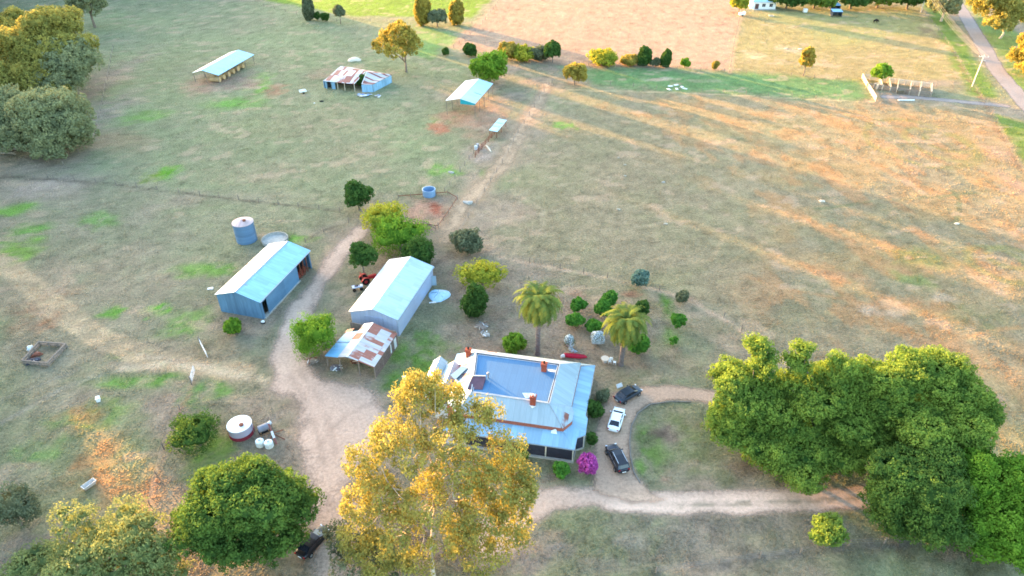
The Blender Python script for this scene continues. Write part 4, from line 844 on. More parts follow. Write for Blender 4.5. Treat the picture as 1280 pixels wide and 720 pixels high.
    for v2 in (-3.2, -6.0, -8.6):
        w = MB().box((-2.03, v2, 1.75), (.08, 1.2, 1.5)).build('window', glass('window_glass', (40, 46, 54)), t); MB().box((-1.98, v2, 2.55), (.1, 1.4, .1)).box((-1.98, v2, .97), (.14, 1.4, .09)).box((-1.98, v2, 1.75), (.06, .07, 1.45)).build('frame', WHITE, w)
    MB().add([(-4.4, -14.42, 3.2), (-3.7, -14.42, 3.2), (-3.7, -14.42, 3.42), (-3.9, -14.42, 3.6), (-4.4, -14.8, 3.06), (-3.6, -14.8, 3.06)], [(0, 1, 2, 3), (0, 4, 5, 1)]).build('flashing', WHITE, t)
    # downpipe/gutter line
    mb = MB()
    for i in range(1, 7): mb.bar(p(Vo[i], ZV-.05), p(Vo[i+1], ZV-.05), .12)
    mb.build('gutter', plain('gutter', (150, 160, 168), .5, .1), t)
    # service rooms on the west side
    def gable(u0, u1, v0, v1, ze, zr):
        um = (u0+u1)/2
        MB().prism([(u0+.15, v0), (u1-.15, v0), (u1-.15, v1), (u0+.15, v1)], 0, ze).poly((u0+.15, v0, ze), (u1-.15, v0, ze), (um, v0, zr)).poly((u0+.15, v1, ze), (um, v1, zr), (u1-.15, v1, ze)).build('wall', WHITE, t)
        hs('roof', MB().poly((u0, v0-.2, ze), (um, v0-.2, zr+.02), (um, v1+.2, zr+.02), (u0, v1+.2, ze)).poly((um, v0-.2, zr+.02), (u1, v0-.2, ze), (u1, v1+.2, ze), (um, v1+.2, zr+.02)), R_HOUSE_Y, t)
    gable(-23.6, -21.5, -9.2, -3.6, 2.6, 3.5); gable(-21.45, -19.05, -8.6, -4.4, 2.8, 3.7)
    MB().prism([(-20.4, -4.35), (-19.05, -4.35), (-19.05, -1.9), (-20.4, -1.9)], 0, 2.9).build('wall', WHITE, t)
    hs('roof', MB().poly((-20.5, -4.4, 2.95), (-19.05, -4.4, 3.45), (-19.05, -1.7, 3.45), (-20.5, -1.7, 2.95)), R_VER_Y, t)
    MB().prism([(-21.0, -12.2), (-19.05, -12.2), (-19.05, -8.7), (-21.0, -8.7)], 0, 2.9).build('wall', WHITE, t)
    hs('roof', MB().poly((-21.1, -12.3, 3.0), (-19.02, -12.3, 3.3), (-19.02, -8.65, 3.3), (-21.1, -8.65, 3.0)), R_BLUE, t)
    hs('roof', MB().poly((-19.9, -7.4, 3.9), (-18.9, -8.6, 4.3), (-17.6, -6.2, 4.75), (-18.7, -5.6, 4.3)), R_BLUE, t)
    return t
farmhouse()
def shed(name, label, cat, o, rz, w, l, ze, zr, wallm, r1, r2, dz=0, doors=(), open_=None):
    """gable shed: front-left corner at o, w across the gable, l along the ridge (local +y)"""
    t = thing(name, label, cat, o, rz)
    hw = w/2
    wl = MB()
    if open_ != 'left': wl.box((.06, l/2, ze/2), (.08, l-.2, ze))
    right = [(0, l)] if not open_ else open_
    for a, b in right: wl.box((w-.06, (a+b)/2, ze/2), (.08, b-a-.02, ze))
    for y in (.05, l-.05): wl.add([(0.02, y-.03, 0), (w-.02, y-.03, 0), (w-.02, y-.03, ze-.02), (hw, y-.03, zr-.03), (.02, y-.03, ze-.02), (.02, y+.03, 0), (w-.02, y+.03, 0), (w-.02, y+.03, ze-.02), (hw, y+.03, zr-.03), (.02, y+.03, ze-.02)], [(0, 1, 2, 3, 4), (9, 8, 7, 6, 5), (0, 5, 6, 1), (1, 6, 7, 2), (2, 7, 8, 3), (3, 8, 9, 4), (4, 9, 5, 0)])
    wl.build('wall', wallm, t)
    s = (zr-ze)/hw
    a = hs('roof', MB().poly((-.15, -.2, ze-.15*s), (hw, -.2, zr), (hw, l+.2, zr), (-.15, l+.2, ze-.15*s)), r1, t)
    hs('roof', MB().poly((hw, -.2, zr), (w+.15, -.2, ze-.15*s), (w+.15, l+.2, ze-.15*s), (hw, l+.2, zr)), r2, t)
    MB().add([(hw-.22, -.22, zr+.03-.22*s), (hw, -.22, zr+.06), (hw+.22, -.22, zr+.03-.22*s), (hw-.22, l+.22, zr+.03-.22*s), (hw, l+.22, zr+.06), (hw+.22, l+.22, zr+.03-.22*s)], [(0, 1, 4, 3), (1, 2, 5, 4)]).build('ridge_capping', plain('capping', (200, 206, 210), .5), a)
    MB().box((w+.2, l/2, ze-.12), (.14, l+.4, .12)).build('gutter', plain('gutter', (150, 160, 168), .5), t)
    return t
ANG = math.radians(-15.4)
Z1 = corr('roof_zinc_skylit', (208, 214, 218), 1, .0, .42, .16); Z2 = corr('roof_zinc_shaded', (172, 194, 206), 1, .0, .42, .16)  # two copies of one zinc: bright-sky slope whiter, shaded slope bluer
t = shed('steel_shed', 'long white steel shed with a plain gable roof behind the rusty lean-to', 'shed', (-26.05, 87.5, 0), ANG, 8.2, 15.6, 3.5, 4.8, corr('wall_zinc', (176, 190, 214), 0, 0, .45), Z1, Z2)
MB().box((8.13, 10.6, 2.3), (.05, .9, .7)).build('window', glass('window_glass'), t)
MB().box((8.6, 14.7, 1.2), (.9, .05, 2.0), .3).build('door', Z2, t)
MB().box((4.1, -.02, 1.6), (3.4, .05, 3.1)).build('roller_door', corr('roller_door', (168, 182, 208), 0, 0, .5), t)
B1 = corr('roof_blue_skylit', (190, 210, 218), 1, .06, .42, .18); B2 = corr('roof_blue_shaded', (134, 182, 204), 1, .06, .42, .18)  # same roof twice, skylight on the left slope put into the colour
BW = corr('wall_blue', (98, 136, 164), 0, .1, .5, .28)
BWR = plain('red_clutter', (128, 62, 44), .85, .4, 4)
t = shed('blue_shed', 'blue-walled shed with a pale roof and two dark openings on its right side', 'shed', (-49.2, 92.0, 0), ANG, 8.2, 16.2, 3.7, 4.95, BW, B1, B2, open_=[(0, .5), (1.7, 11.6), (15.8, 16.2)])
MB().box((8.12, 1.1, 3.35), (.05, 1.2, .6)).build('lintel', BW, t)
MB().box((6.6, 13.7, 1.85), (.1, 4.1, 3.6)).build('gloom_panel', DARK, t); MB().box((7.0, 1.1, 1.5), (.06, 1.4, 3)).build('gloom_panel', DARK, t)  # near-black panels stand in for the shade inside the openings
for y in (12.6, 13.7, 14.8): MB().box((8.1, y, 1.8), (.14, .14, 3.6)).build('post', RUST, t)
MB().box((8.0, 6, .06), (.8, 11.6, .12)).build('slab_edge', CONC, t)
for k, y in enumerate((12.3, 13.3, 14.4)):
    tag(MB().blob((0, 0, .55), (.55, .5, .6), k, 2, .3).box((0.1, 0, 1.0), (.5, .6, .5)).build('firewood_pile', BWR, None), ['reddish pile of stacked timber inside the open bay of the blue shed, left end', 'reddish timber stack in the middle of the open bay of the blue shed', 'reddish timber stack at the far right of the open bay of the blue shed'][k], 'wood pile', 'timber in the blue shed').location = Vector((-49.2, 92.0, 0))+Matrix.Rotation(ANG, 3, 'Z') @ Vector((7.5, y, 0))
# rusty lean-to in front of the white shed
def leanto():
    t = thing('rusty_shed', 'open-fronted tin lean-to with a patchy rusty roof and a blue left side', 'shed', (-24.25, 76.5, 0), math.atan2(7.6, 2.3)-math.pi/2)
    RR = corr('roof_rusty', (196, 192, 190), 1, .52, .6, .25, .1, (150, 92, 74), .85, 1.7)
    RL = corr('roof_rusty_left', (206, 198, 192), 1, .5, .6, .25, .1, (158, 92, 70), .8, 9)
    RB = corr('roof_tin_blue', (122, 182, 222), 1, .12, .55, .2, .1, (90, 90, 110), .8, 5)
    hs('roof', MB().poly((0, -.3, 3.6), (4.15, -.1, 2.4), (4.1, 8.2, 2.45), (0, 8.2, 3.6)), RR, t, .05)
    hs('roof', MB().poly((-1.6, -.2, 3.05), (0, -.3, 3.6), (0, 8.2, 3.6), (-1.5, 8.2, 3.1)), RL, t, .05)
    hs('roof', MB().poly((-4.25, .3, 2.2), (-1.6, -.2, 3.02), (-1.55, 3.4, 3.04), (-4.1, 3.6, 2.25)), RB, t, .05)
    hs('roof', MB().poly((-4.1, 3.68, 2.3), (-1.7, 3.45, 3.08), (-1.6, 6.4, 3.06), (-3.7, 6.0, 2.4)), RB, t, .05)
    hs('roof', MB().poly((-4.0, 6.1, 2.2), (-2.7, 6.2, 2.6), (-2.8, 7.2, 2.6), (-4.0, 7.0, 2.2)), corr('roof_tin_dull', (158, 150, 146), 1, .3), t, .05)
    MB().bar((0, -.32, 3.63), (0, 8.22, 3.63), .3, .06).build('ridge_capping', WHITE, t)
    for x, y, z in [(4, .1, 2.4), (1.6, -.1, 3.05), (-1.6, 0, 3.0), (-4.1, .5, 2.2), (4, 2.8, 2.4), (4, 5.4, 2.4), (4, 8, 2.4), (-4, 3.5, 2.2), (-3.9, 6.6, 2.2)]: MB().tube([(x, y, 0), (x+.05, y, z)], .09, 7).build('post', WOOD, t)
    mb = MB(); rr = random.Random(3)
    for k in range(22): mb.box((4.02, .5+k*.35, 1.15+rr.uniform(-.1, .05)), (.05, .26, 2.2), rr.uniform(-.05, .05), rr.uniform(-.06, .06))
    mb.build('slab_wall', plain('slab_timber', (112, 98, 92), .9, .45, 5), t)
    MB().box((4.06, 7.2, 1.2), (.04, .8, 1.9)).build('wall_sheet', Z1, t); MB().box((4.06, 5.6, 1.3), (.04, .5, 1.6)).build('wall_sheet', Z1, t)
    MB().box((0, 8.1, 1.5), (8, .08, 2.8)).build('wall', WOOD, t); MB().poly((-1.5, .05, 3.0), (1.7, .05, 3.0), (0, .05, 3.5)).build('gable', corr('gable_tin', (128, 128, 130), 0, .2), t)
leanto()
def hayshed():
    o = at(240, 91, 3.0); t = thing('hay_shed', 'long open hay shed with a pale blue gable roof, alone in the upper left paddock', 'shed', (o.x, o.y, 0), math.radians(-11.7))
    hs('roof', MB().poly((0, 0, 3.0), (3.4, 0, 4.0), (3.4, 21.6, 4.0), (0, 21.6, 3.0)), corr('roof_hay_skylit', (170, 206, 220), 1), t)  # slope towards the bright sky coloured lighter than its shaded pair
    hs('roof', MB().poly((3.4, 0, 4.0), (8.8, 0, 2.7), (8.8, 21.6, 2.7), (3.4, 21.6, 4.0)), corr('roof_hay_shaded', (112, 178, 208), 1), t)
    for x in (.2, 4.2, 8.4):
        for y in (.3, 5.5, 10.8, 16.1, 21.3): MB().tube([(x, y, 0), (x, y, 2.7)], .09, 7).build('post', WOOD, t)
    HAY = plain('hay', (196, 160, 116), .95, .3, 4, 0, .5)
    for k, y in enumerate((2.0, 4.6, 7.4, 10.2, 13.0, 15.8)):
        for j, x in enumerate((6.9, 5.2)):
            b = MB().tube([(-.75, 0, 0), (.75, 0, 0)], .78, 16).build('hay_bale', HAY, None, bevel=.08)
            tag(b, 'round straw bale stored under the open hay shed', 'hay bale', 'round bales under the hay shed')
            b.location = Vector((o.x, o.y, .78))+Matrix.Rotation(math.radians(-11.7), 3, 'Z') @ Vector((x, y, 0)); b.rotation_euler = (k*.7, 0, math.radians(-11.7)+.2*math.sin(k*3+j))
hayshed()
def woolshed():
    a = Vector((-56.2, 203.4, 0)); t = thing('woolshed', 'old tin woolshed with a rusty roof torn open in the middle', 'shed', a, math.atan2(-3.5, 13.2))
    RR = corr('roof_wool', (200, 202, 206), 0, .55, .6, .25, .1, (138, 80, 68), .8, 3.4)
    BL = corr('wall_wool', (140, 180, 208), 0, .12, .5, .3)
    hs('roof', MB().poly((-.3, -.3, 2.3), (9.6, -.3, 2.25), (10.6, 6.2, 3.9), (0.6, 9.5, 3.9)), RR, t, .05)
    hs('roof', MB().poly((12.0, -.2, 2.3), (15.2, .6, 2.3), (17.2, 10.2, 2.35), (10.9, 6.3, 3.9)), corr('roof_wool_hip', (204, 198, 196), 1, .55, .6, .25, .1, (138, 80, 68), .7, 9), t, .05)
    hs('roof', MB().poly((.6, 9.5, 3.9), (10.8, 6.3, 3.9), (17.2, 10.2, 2.35), (2.5, 13.6, 2.3)), RR, t, .05)
    MB().bar((10.95, 6.2, 3.95), (12.1, -.1, 2.4), .14).bar((10.5, 6.0, 3.9), (9.7, -.2, 2.3), .12).build('rafter', WHITE, t)
    MB().box((.2, -.05, 1.1), (.5, .07, 2.2)).box((2.6, -.05, 1.1), (1.2, .07, 2.2)).box((-.05, 5, 1.15), (.07, 10, 2.3), -.12).build('wall', BL, t)
    MB().box((13.6, .1, 1.1), (3.2, .08, 2.2), .25).box((16.2, 5.3, 1.1), (.08, 9.6, 2.2), -.2).build('wall', BL, t)
    MB().box((6, 4.6, 1.1), (9.5, .1, 2.2)).build('gloom_panel', plain('shed_gloom', (92, 70, 62), .9, .4, 2), t)  # brown panel paints the gloom inside the open shed
    for x in (4.0, 6.3, 9.5): MB().tube([(x, -.05, 0), (x, -.05, 2.25)], .1, 7).build('post', WOODL, t)
    MB().box((1.2, -.02, 1.2), (1.0, .06, 1.6)).build('window', DARK, t)
woolshed()
def carport():
    o = at(557, 126, 4.0); t = thing('machinery_shed', 'open-sided shed with a white gable roof and turquoise gable sheet, below the willow-green bush', 'shed', (o.x, o.y, 0), math.radians(-15.3))
    hs('roof', MB().poly((0, 0, 4), (4.2, 0, 5), (4.2, 17, 5), (0, 17, 4)), corr('roof_mach_skylit', (212, 214, 218), 1), t)  # skylit slope painted white, the shaded one below painted bluer
    hs('roof', MB().poly((4.2, 0, 5), (8.5, 0, 4), (8.5, 17, 4), (4.2, 17, 5)), corr('roof_mach_shaded', (168, 200, 212), 1), t)
    MB().add([(4.2, .1, 4.92), (8.3, .1, 3.98), (8.3, .1, 3.5), (4.2, .1, 3.5), (4.2, 1.6, 3.3), (8.3, 1.6, 3.3)], [(0, 1, 2, 3), (3, 2, 5, 4)]).build('gable_sheet', plain('turquoise', (40, 150, 160), .6, .15), t)
    MB().box((7.1, 6.8, 4.37), (2.2, .25, .02), 0, 0, .23).build('roof_slot', plain('slot_grey', (120, 130, 140), .6), t)
    for x in (.2, 8.3):
        for y in (.2, 4.4, 8.6, 12.8, 16.8): MB().tube([(x, y, 0), (x, y, 3.95)], .07, 7).build('post', WOOD, t)
carport()
def crush():
    o = at(530+650/8, 90+585/8, 1.9); t = thing('crush_shelter', 'small flat blue iron roof on posts over the stock race', 'shelter', (o.x, o.y, 0), math.radians(-17))
    hs('roof', MB().poly((0, 0, 2.0), (2.2, 0, 1.85), (2.2, 8.2, 1.85), (0, 8.2, 2.0)), corr('roof_crush', (170, 216, 232), 0, .08), t)
    for x in (.15, 2.0):
        for y in (.2, 4, 8): MB().tube([(x, y, 0), (x, y, 1.85)], .08, 7).build('post', RUST, t)
    MB().box((1.1, 5.5, 2.0), (1.9, .16, .05)).box((1.1, 3.0, 2.0), (1.9, .1, .05)).build('batten', STEEL, t)
crush()
def farmhouse_far():
    o = at(940, 11.5, 0); t = thing('cottage', 'white weatherboard cottage cut off by the top edge of the picture', 'house', o, math.radians(-2))
    MB().prism([(0, 0), (9.6, 0), (9.6, 7), (0, 7)], 0, 2.9).build('wall', WHITE, t)
    hs('roof', MB().poly((-.5, -.4, 2.85), (10.1, -.4, 2.85), (8, 3.5, 4.5), (2, 3.5, 4.5)).poly((-.5, 7.4, 2.85), (-.5, -.4, 2.85), (2, 3.5, 4.5)).poly((10.1, -.4, 2.85), (10.1, 7.4, 2.85), (8, 3.5, 4.5)).poly((10.1, 7.4, 2.85), (-.5, 7.4, 2.85), (2, 3.5, 4.5), (8, 3.5, 4.5)), corr('roof_cottage', (160, 196, 214), 0), t)
    for x in (4.6, 7.6): w = MB().box((x, -.03, 1.6), (1.3, .06, 1.2)).build('window', glass('window_glass'), t); MB().box((x, -.07, .96), (1.5, .06, .08)).box((x, -.07, 1.6), (.06, .03, 1.2)).build('frame', WHITE, w)
    MB().box((1.8, -.05, 1.15), (1.5, .08, 2.0)).build('door', plain('door_maroon', (92, 66, 62), .7), t); MB().box((4.8, -.8, .08), (9.6, 1.4, .16)).build('step', CONC, t)
farmhouse_far()
for i, (x, y, lb) in enumerate([(1042.5, 12, 'open animal shelter with a flat blue roof, farther of the two at the top'), (1044.5, 20, 'open animal shelter with a flat blue roof, nearer of the two at the top')]):
    o = at(x, y, 0); t = thing('animal_shelter', lb, 'shelter', o, math.radians(-3), 'blue-roofed shelters')
    hs('roof', MB().poly((-2, -1.5, 1.9), (2, -1.5, 1.9), (2, 1.7, 2.3), (-2, 1.7, 2.3)), corr('roof_shelter', (130, 176, 214), 0), t)
    MB().box((-1.9, 0, .95), (.08, 2.8, 1.9)).box((1.9, 0, .95), (.08, 2.8, 1.9)).box((0, 1.4, 1.05), (3.8, .08, 2.1)).build('wall', plain('shelter_wall', (74, 84, 92), .8, .2), t)
    for xx in (-1.8, 0, 1.8): MB().tube([(xx, -1.35, 0), (xx, -1.35, 1.9)], .07, 6).build('post', WOOD, t)
# ------------------------------------------------------------------ tanks
def tank(label, base, r, h, wallm, topm, roof=None, band=None, ribs=True, name='water_tank', cat='water tank'):
    o = at(*base); t = thing(name, label, cat, o)
    prof = []
    n = int(h/.25)
    for k in range(n+1): prof += [(r, k*h/n), (r+.03, (k+.5)*h/n)] if ribs and k < n else [(r, k*h/n)]
    if roof is None:
        MB().lathe(prof+[(r-.08, h), (r-.1, .15), (0.01, .15)], 36).build('wall', wallm, t, smooth=False)
        MB().lathe([(r-.05, h-.02), (r+.07, h), (r+.07, h+.07), (r-.1, h+.06)], 36).build('rim', topm, t, smooth=True)
    else:
        MB().lathe(prof, 36).build('wall', wallm, t, smooth=False)
        rf = MB().lathe([(r+.08, h-.06), (r+.08, h), (r*.5, h+roof*.55), (.2, h+roof), (.01, h+roof)], 36).build('roof', topm, t, smooth=False)
        MB().lathe([(.3, h+roof*.72), (.32, h+roof+.12), (.01, h+roof+.16)], 12, (r*.28, -r*.2, 0)).build('hatch', RUST, rf)
    if band: MB().lathe([(r+.04, 0), (r+.1, 0), (r+.08, band), (r+.03, band)], 36).build('base_band', plain('red_band', (136, 48, 62), .85, .3, 3), t)
    MB().tube([(r+.1, 0, 0), (r+.1, 0, h*.9)], .05, 6).build('pipe', STEEL, t)
    return t
tank('tall blue corrugated tank with a rusty pinkish roof behind the blue shed', (309, 300), 1.95, 4.1, corr('tank_blue', (98, 128, 156), 2, .1, .5, .25), corr('tank_rust_top', (204, 176, 172), 0, .35, .7, .3, 0, (168, 116, 104)), .6)
tank('squat grey tank with flat white top and dark red base band beside the junk', (302.5, 541), 1.55, 1.75, corr('tank_grey', (178, 174, 192), 2, .1, .5), plain('tank_white_top', (232, 232, 234), .5, .08, 2), .12, .55)
tank('round open blue-grey corrugated tank with no lid in the bare yard', (536.5, 244), 1.4, 1.45, corr('tank_open', (120, 152, 184), 2, .08, .5, .2), plain('tank_rim', (150, 176, 200), .5), name='open_tank', cat='tank')
tank('low concrete ring trough half hidden behind the blue shed roof', (344, 301), 2.5, .55, CONC, plain('trough_rim', (150, 146, 138), .9), ribs=False, name='ring_trough', cat='trough')
# ------------------------------------------------------------------ vehicles
def car(label, px0, px1, paint, kind='sedan', name='parked_car', cat='car', group='cars in the drive'):
    """px0 tail, px1 nose (photo pixels, at 0.7 m)"""
    a = at(*px0, .7); b = at(*px1, .7); d = b-a; c = (a+b)/2
    t = thing(name, label, cat, (c.x, c.y, 0), math.atan2(d.y, d.x), group)
    L = 4.55 if kind == 'sedan' else 4.7; Wd = .92 if kind == 'sedan' else .95
    H = 1.44 if kind == 'sedan' else 1.72
    hl = L/2
    # body shell: (x, half width, z of sill, z of shoulder, z of centre top)
    if kind == 'sedan':
        S = [(-hl, .62, .42, .78, .82), (-hl+.12, .82, .28, .92, .98), (-hl+.7, .90, .22, .96, 1.04), (-.9, .92, .2, .95, 1.0), (.3, .92, .2, .94, .99), (1.0, .91, .2, .90, .98), (hl-.75, .89, .22, .84, .92), (hl-.2, .80, .26, .72, .80), (hl, .58, .40, .60, .64)]
        cab = [(-1.72, .70, 1.0, 1.02), (-.95, .62, .98, 1.40), (-.1, .62, .97, 1.44), (.35, .62, .97, 1.41), (1.28, .72, .94, .97)]
    else:
        S = [(-hl, .70, .42, .95, 1.0), (-hl+.1, .86, .30, 1.06, 1.1), (-hl+.7, .94, .24, 1.08, 1.12), (-.9, .95, .24, 1.07, 1.1), (.4, .95, .24, 1.05, 1.1), (1.1, .94, .24, 1.0, 1.1), (hl-.7, .92, .26, .96, 1.05), (hl-.18, .84, .30, .86, .95), (hl, .64, .45, .70, .76)]
        cab = [(-2.18, .74, 1.08, 1.12), (-1.85, .68, 1.06, 1.62), (-.4, .67, 1.06, 1.72), (.35, .66, 1.05, 1.66), (1.25, .74, 1.02, 1.08)]
    vs = []; fs = []
    for x, w, z0, z1, zt in S: vs += [(x, -w*.9, z0), (x, -w, (z0+z1)/2), (x, -w*.96, z1), (x, -w*.6, zt), (x, 0, zt+.015), (x, w*.6, zt), (x, w*.96, z1), (x, w, (z0+z1)/2), (x, w*.9, z0)]
    n = 9
    for i in range(len(S)-1):
        for k in range(n): fs.append((i*n+k, i*n+(k+1) % n, (i+1)*n+(k+1) % n, (i+1)*n+k))
    fs += [tuple(range(n))[::-1], tuple(range((len(S)-1)*n, len(S)*n))]
    body = MB().add(vs, fs).build('body', paint, t, smooth=True)
    md = body.modifiers.new('smooth', 'SUBSURF'); md.levels = 1; md.render_levels = 2
    # glasshouse
    vs = []; fs = []
    for x, w, z0, z1 in cab: vs += [(x, -w-.13 if z1-z0 > .1 else -w, z0), (x, -w+.02, z1-.06*(z1-z0 > .1)), (x, -w*.6, z1), (x, w*.6, z1), (x, w-.02, z1-.06*(z1-z0 > .1)), (x, w+.13 if z1-z0 > .1 else w, z0)]
    n = 6
    for i in range(len(cab)-1):
        for k in range(n): fs.append((i*n+k, i*n+(k+1) % n, (i+1)*n+(k+1) % n, (i+1)*n+k))
    MB().add(vs, fs).build('windows', glass(), t, smooth=False)
    # roof skin and pillars
    r0, r1 = (cab[1], cab[-2]); mid = cab[2]
    rr = MB().add([(x+dx, s*(w+.03), z-.035*abs(s)+.04) for x, w, _, z, dx in ((r0[0], r0[1], 0, r0[3], -.16), (mid[0], mid[1], 0, mid[3], 0), (r1[0], r1[1], 0, r1[3], .16)) for s in (-1, -.55, .55, 1)], [(i*4+k, i*4+k+1, i*4+k+5, i*4+k+4) for i in range(2) for k in range(3)])
    roof = rr.build('roof', paint if kind == 'sedan' else plain('sunroof_black', (24, 26, 34), .15, .1, 1, 0, 0, .6), t, solid=.02)
    pl = MB()
    for s in (-1, 1):
        pl.bar((r1[0], s*(r1[1]-.01), r1[3]-.05), (cab[-1][0], s*(cab[-1][1]+.02), cab[-1][2]+.02), .07); pl.bar((r0[0], s*(r0[1]-.01), r0[3]-.05), (cab[0][0], s*(cab[0][1]+.04), cab[0][2]+.02), .09)
        pl.bar((mid[0]-.15, s*(mid[1]+.0), mid[3]-.06), (mid[0]-.1, s*(mid[1]+.14), mid[2]), .08); pl.bar((r0[0], s*(r0[1]), r0[3]-.05), (r1[0], s*(r1[1]), r1[3]-.05), .05)
    pl.build('pillars', paint, t)
    if kind != 'sedan':
        for s in (-1, 1): MB().bar((-1.7, s*.6, 1.70), (.2, s*.6, 1.76), .06).build('roof_rail', plain('rail_silver', (190, 194, 200), .3, .1, 1, .5), roof)
    for x in (-hl+.9, hl-.88):
        for s in (-1, 1):
            w = MB().lathe([(.20, -.1), (.31, -.11), (.335, -.06), (.335, .06), (.31, .11), (.20, .1)], 20).build('wheel', plain('tyre', (26, 26, 27), .85, .2, 4), t, smooth=True)
            w.location = (x, s*(Wd-.1), .335); w.rotation_euler = (math.pi/2, 0, 0)
            MB().lathe([(.22, -.09), (.21, .09), (.06, .1), (.01, .1)], 14).lathe([(.21, -.09), (.01, -.1)], 14).build('rim', plain('alloy', (150, 152, 156), .35, .2, 6, .6), w)
    for s in (-1, 1):
        MB().box((hl-.22, s*.62, .72 if kind == 'sedan' else .86), (.16, .34, .13), s*-.35).build('headlight', plain('lamp_clear', (214, 220, 226), .12, .05), t, bevel=.03)
        MB().box((-hl+.07, s*.62, .80 if kind == 'sedan' else .98), (.1, .34, .16), s*.3).build('tail_light', plain('lamp_red', (150, 22, 24), .2, .1), t, bevel=.03)
        MB().box((.82, s*(Wd+.1), 1.02 if kind == 'sedan' else 1.14), (.14, .2, .14)).build('mirror', paint, t, bevel=.04)
    MB().box((-hl+.0, 0, .62), (.04, .5, .12)).build('number_plate', WHITE, t)
    MB().box((hl-.06, 0, .5), (.1, .9, .16)).build('grille', plain('grille_black', (24, 24, 26), .5), t)
    return t
P_DK = plain('paint_charcoal', (50, 60, 72), .28, .1, 1, .3, 0, .6); P_WH = plain('paint_white', (232, 236, 238), .3, .05, 1, 0, 0, .5); P_BK = plain('paint_midnight', (36, 42, 56), .25, .1, 1, .3, 0, .6)
car('dark charcoal sedan parked at an angle at the far bend of the driveway', (774.5, 498), (796, 485.5), P_DK)
car('white sedan parked in the driveway beside the verandah', (767.5, 533), (773.5, 514), P_WH)
car('dark blue wagon with silver roof rails parked nearest the magenta bush', (778.5, 586), (764.5, 559), P_BK, 'wagon')
car('near-black car parked under the big dome tree at the bottom', (382, 687), (401, 666), plain('paint_black', (22, 22, 28), .3, .1, 1, .2, 0, .6), 'sedan', group=None)
# red tractor and small white quad beside the steel shed
def tractor():
    o = at(461, 352); t = thing('tractor', 'small red tractor parked beside the long white shed', 'tractor', o, .5)
    RED = plain('tractor_red', (170, 40, 40), .5, .2, 3); TY = plain('tyre', (26, 26, 27))
    MB().box((.75, 0, .95), (1.5, .55, .6)).box((1.3, 0, .7), (.5, .4, .4)).build('bonnet', RED, t, bevel=.08)
    MB().box((-.6, 0, .8), (1.1, .5, .4)).build('chassis', DARK, t)
    for s in (-1, 1):
        w = MB().lathe([(.3, -.17), (.62, -.18), (.7, -.1), (.7, .1), (.62, .18), (.3, .17)], 20).build('rear_wheel', TY, t); w.location = (-.7, s*.72, .7); w.rotation_euler = (math.pi/2, 0, 0)
        MB().lathe([(.33, -.12), (.01, -.05)], 14).lathe([(.33, .12), (.01, .05)], 14).build('rim', RED, w)
        w = MB().lathe([(.15, -.09), (.32, -.1), (.36, -.05), (.36, .05), (.32, .1), (.15, .09)], 16).build('front_wheel', TY, t); w.location = (1.2, s*.6, .36); w.rotation_euler = (math.pi/2, 0, 0)
        mb = MB()
        for k in range(6): a0 = math.radians(20+k*25); a1 = a0+math.radians(25); mb.poly((-.7+.78*math.cos(a0), s*.5, .7+.78*math.sin(a0)), (-.7+.78*math.cos(a1), s*.5, .7+.78*math.sin(a1)), (-.7+.78*math.cos(a1), s*.95, .7+.78*math.sin(a1)), (-.7+.78*math.cos(a0), s*.95, .7+.78*math.sin(a0)))
        mb.build('mudguard', RED, t, solid=.03)
    MB().box((-.75, 0, 1.15), (.45, .45, .1)).box((-.95, 0, 1.4), (.08, .45, .45)).build('seat', DARK, t, bevel=.03)
    MB().tube([(-.1, 0, 1.15), (-.3, 0, 1.5)], .03, 6).lathe([(.17, 1.5), (.2, 1.5), (.2, 1.53), (.17, 1.53)], 14, (-.3, 0, 0)).build('steering_wheel', DARK, t)
    MB().tube([(1.0, .15, 1.2), (1.0, .15, 1.9)], .04, 6).build('exhaust', RUST, t)
    MB().bar((-1.2, -.55, 1.0), (-1.2, -.55, 2.1), .07).bar((-1.2, .55, 1.0), (-1.2, .55, 2.1), .07).bar((-1.2, -.55, 2.1), (-1.2, .55, 2.1), .07).build('roll_bar', RED, t)
tractor()
def quad():
    o = at(447, 362); t = thing('quad_bike', 'white and dark blue quad bike parked beside the tractor', 'quad bike', o, .35); TY = plain('tyre', (26, 26, 27))
    MB().box((.1, 0, .6), (1.5, .5, .3)).box((.75, 0, .72), (.5, .8, .12)).box((-.6, 0, .72), (.6, .9, .12)).build('body', plain('quad_white', (214, 218, 232), .5), t, bevel=.06)
    MB().box((-.1, 0, .82), (.7, .3, .16)).build('seat', plain('quad_seat', (36, 40, 70), .7), t, bevel=.05)
    for x in (-.6, .65):
        for s in (-1, 1): w = MB().lathe([(.12, -.12), (.28, -.12), (.3, 0), (.28, .12), (.12, .12)], 14).build('wheel', TY, t); w.location = (x, s*.48, .3); w.rotation_euler = (math.pi/2, 0, 0)
    MB().bar((.4, -.4, 1.0), (.4, .4, 1.0), .05).bar((.5, 0, .7), (.4, 0, 1.0), .06).build('handlebar', DARK, t)
    MB().bar((-.9, -.35, .84), (-.9, .35, .84), .04).bar((-.35, -.35, .84), (-.35, .35, .84), .04).bar((-.9, -.35, .84), (-.35, -.35, .84), .04).bar((-.9, .35, .84), (-.35, .35, .84), .04).build('rack', STEEL, t)
quad()
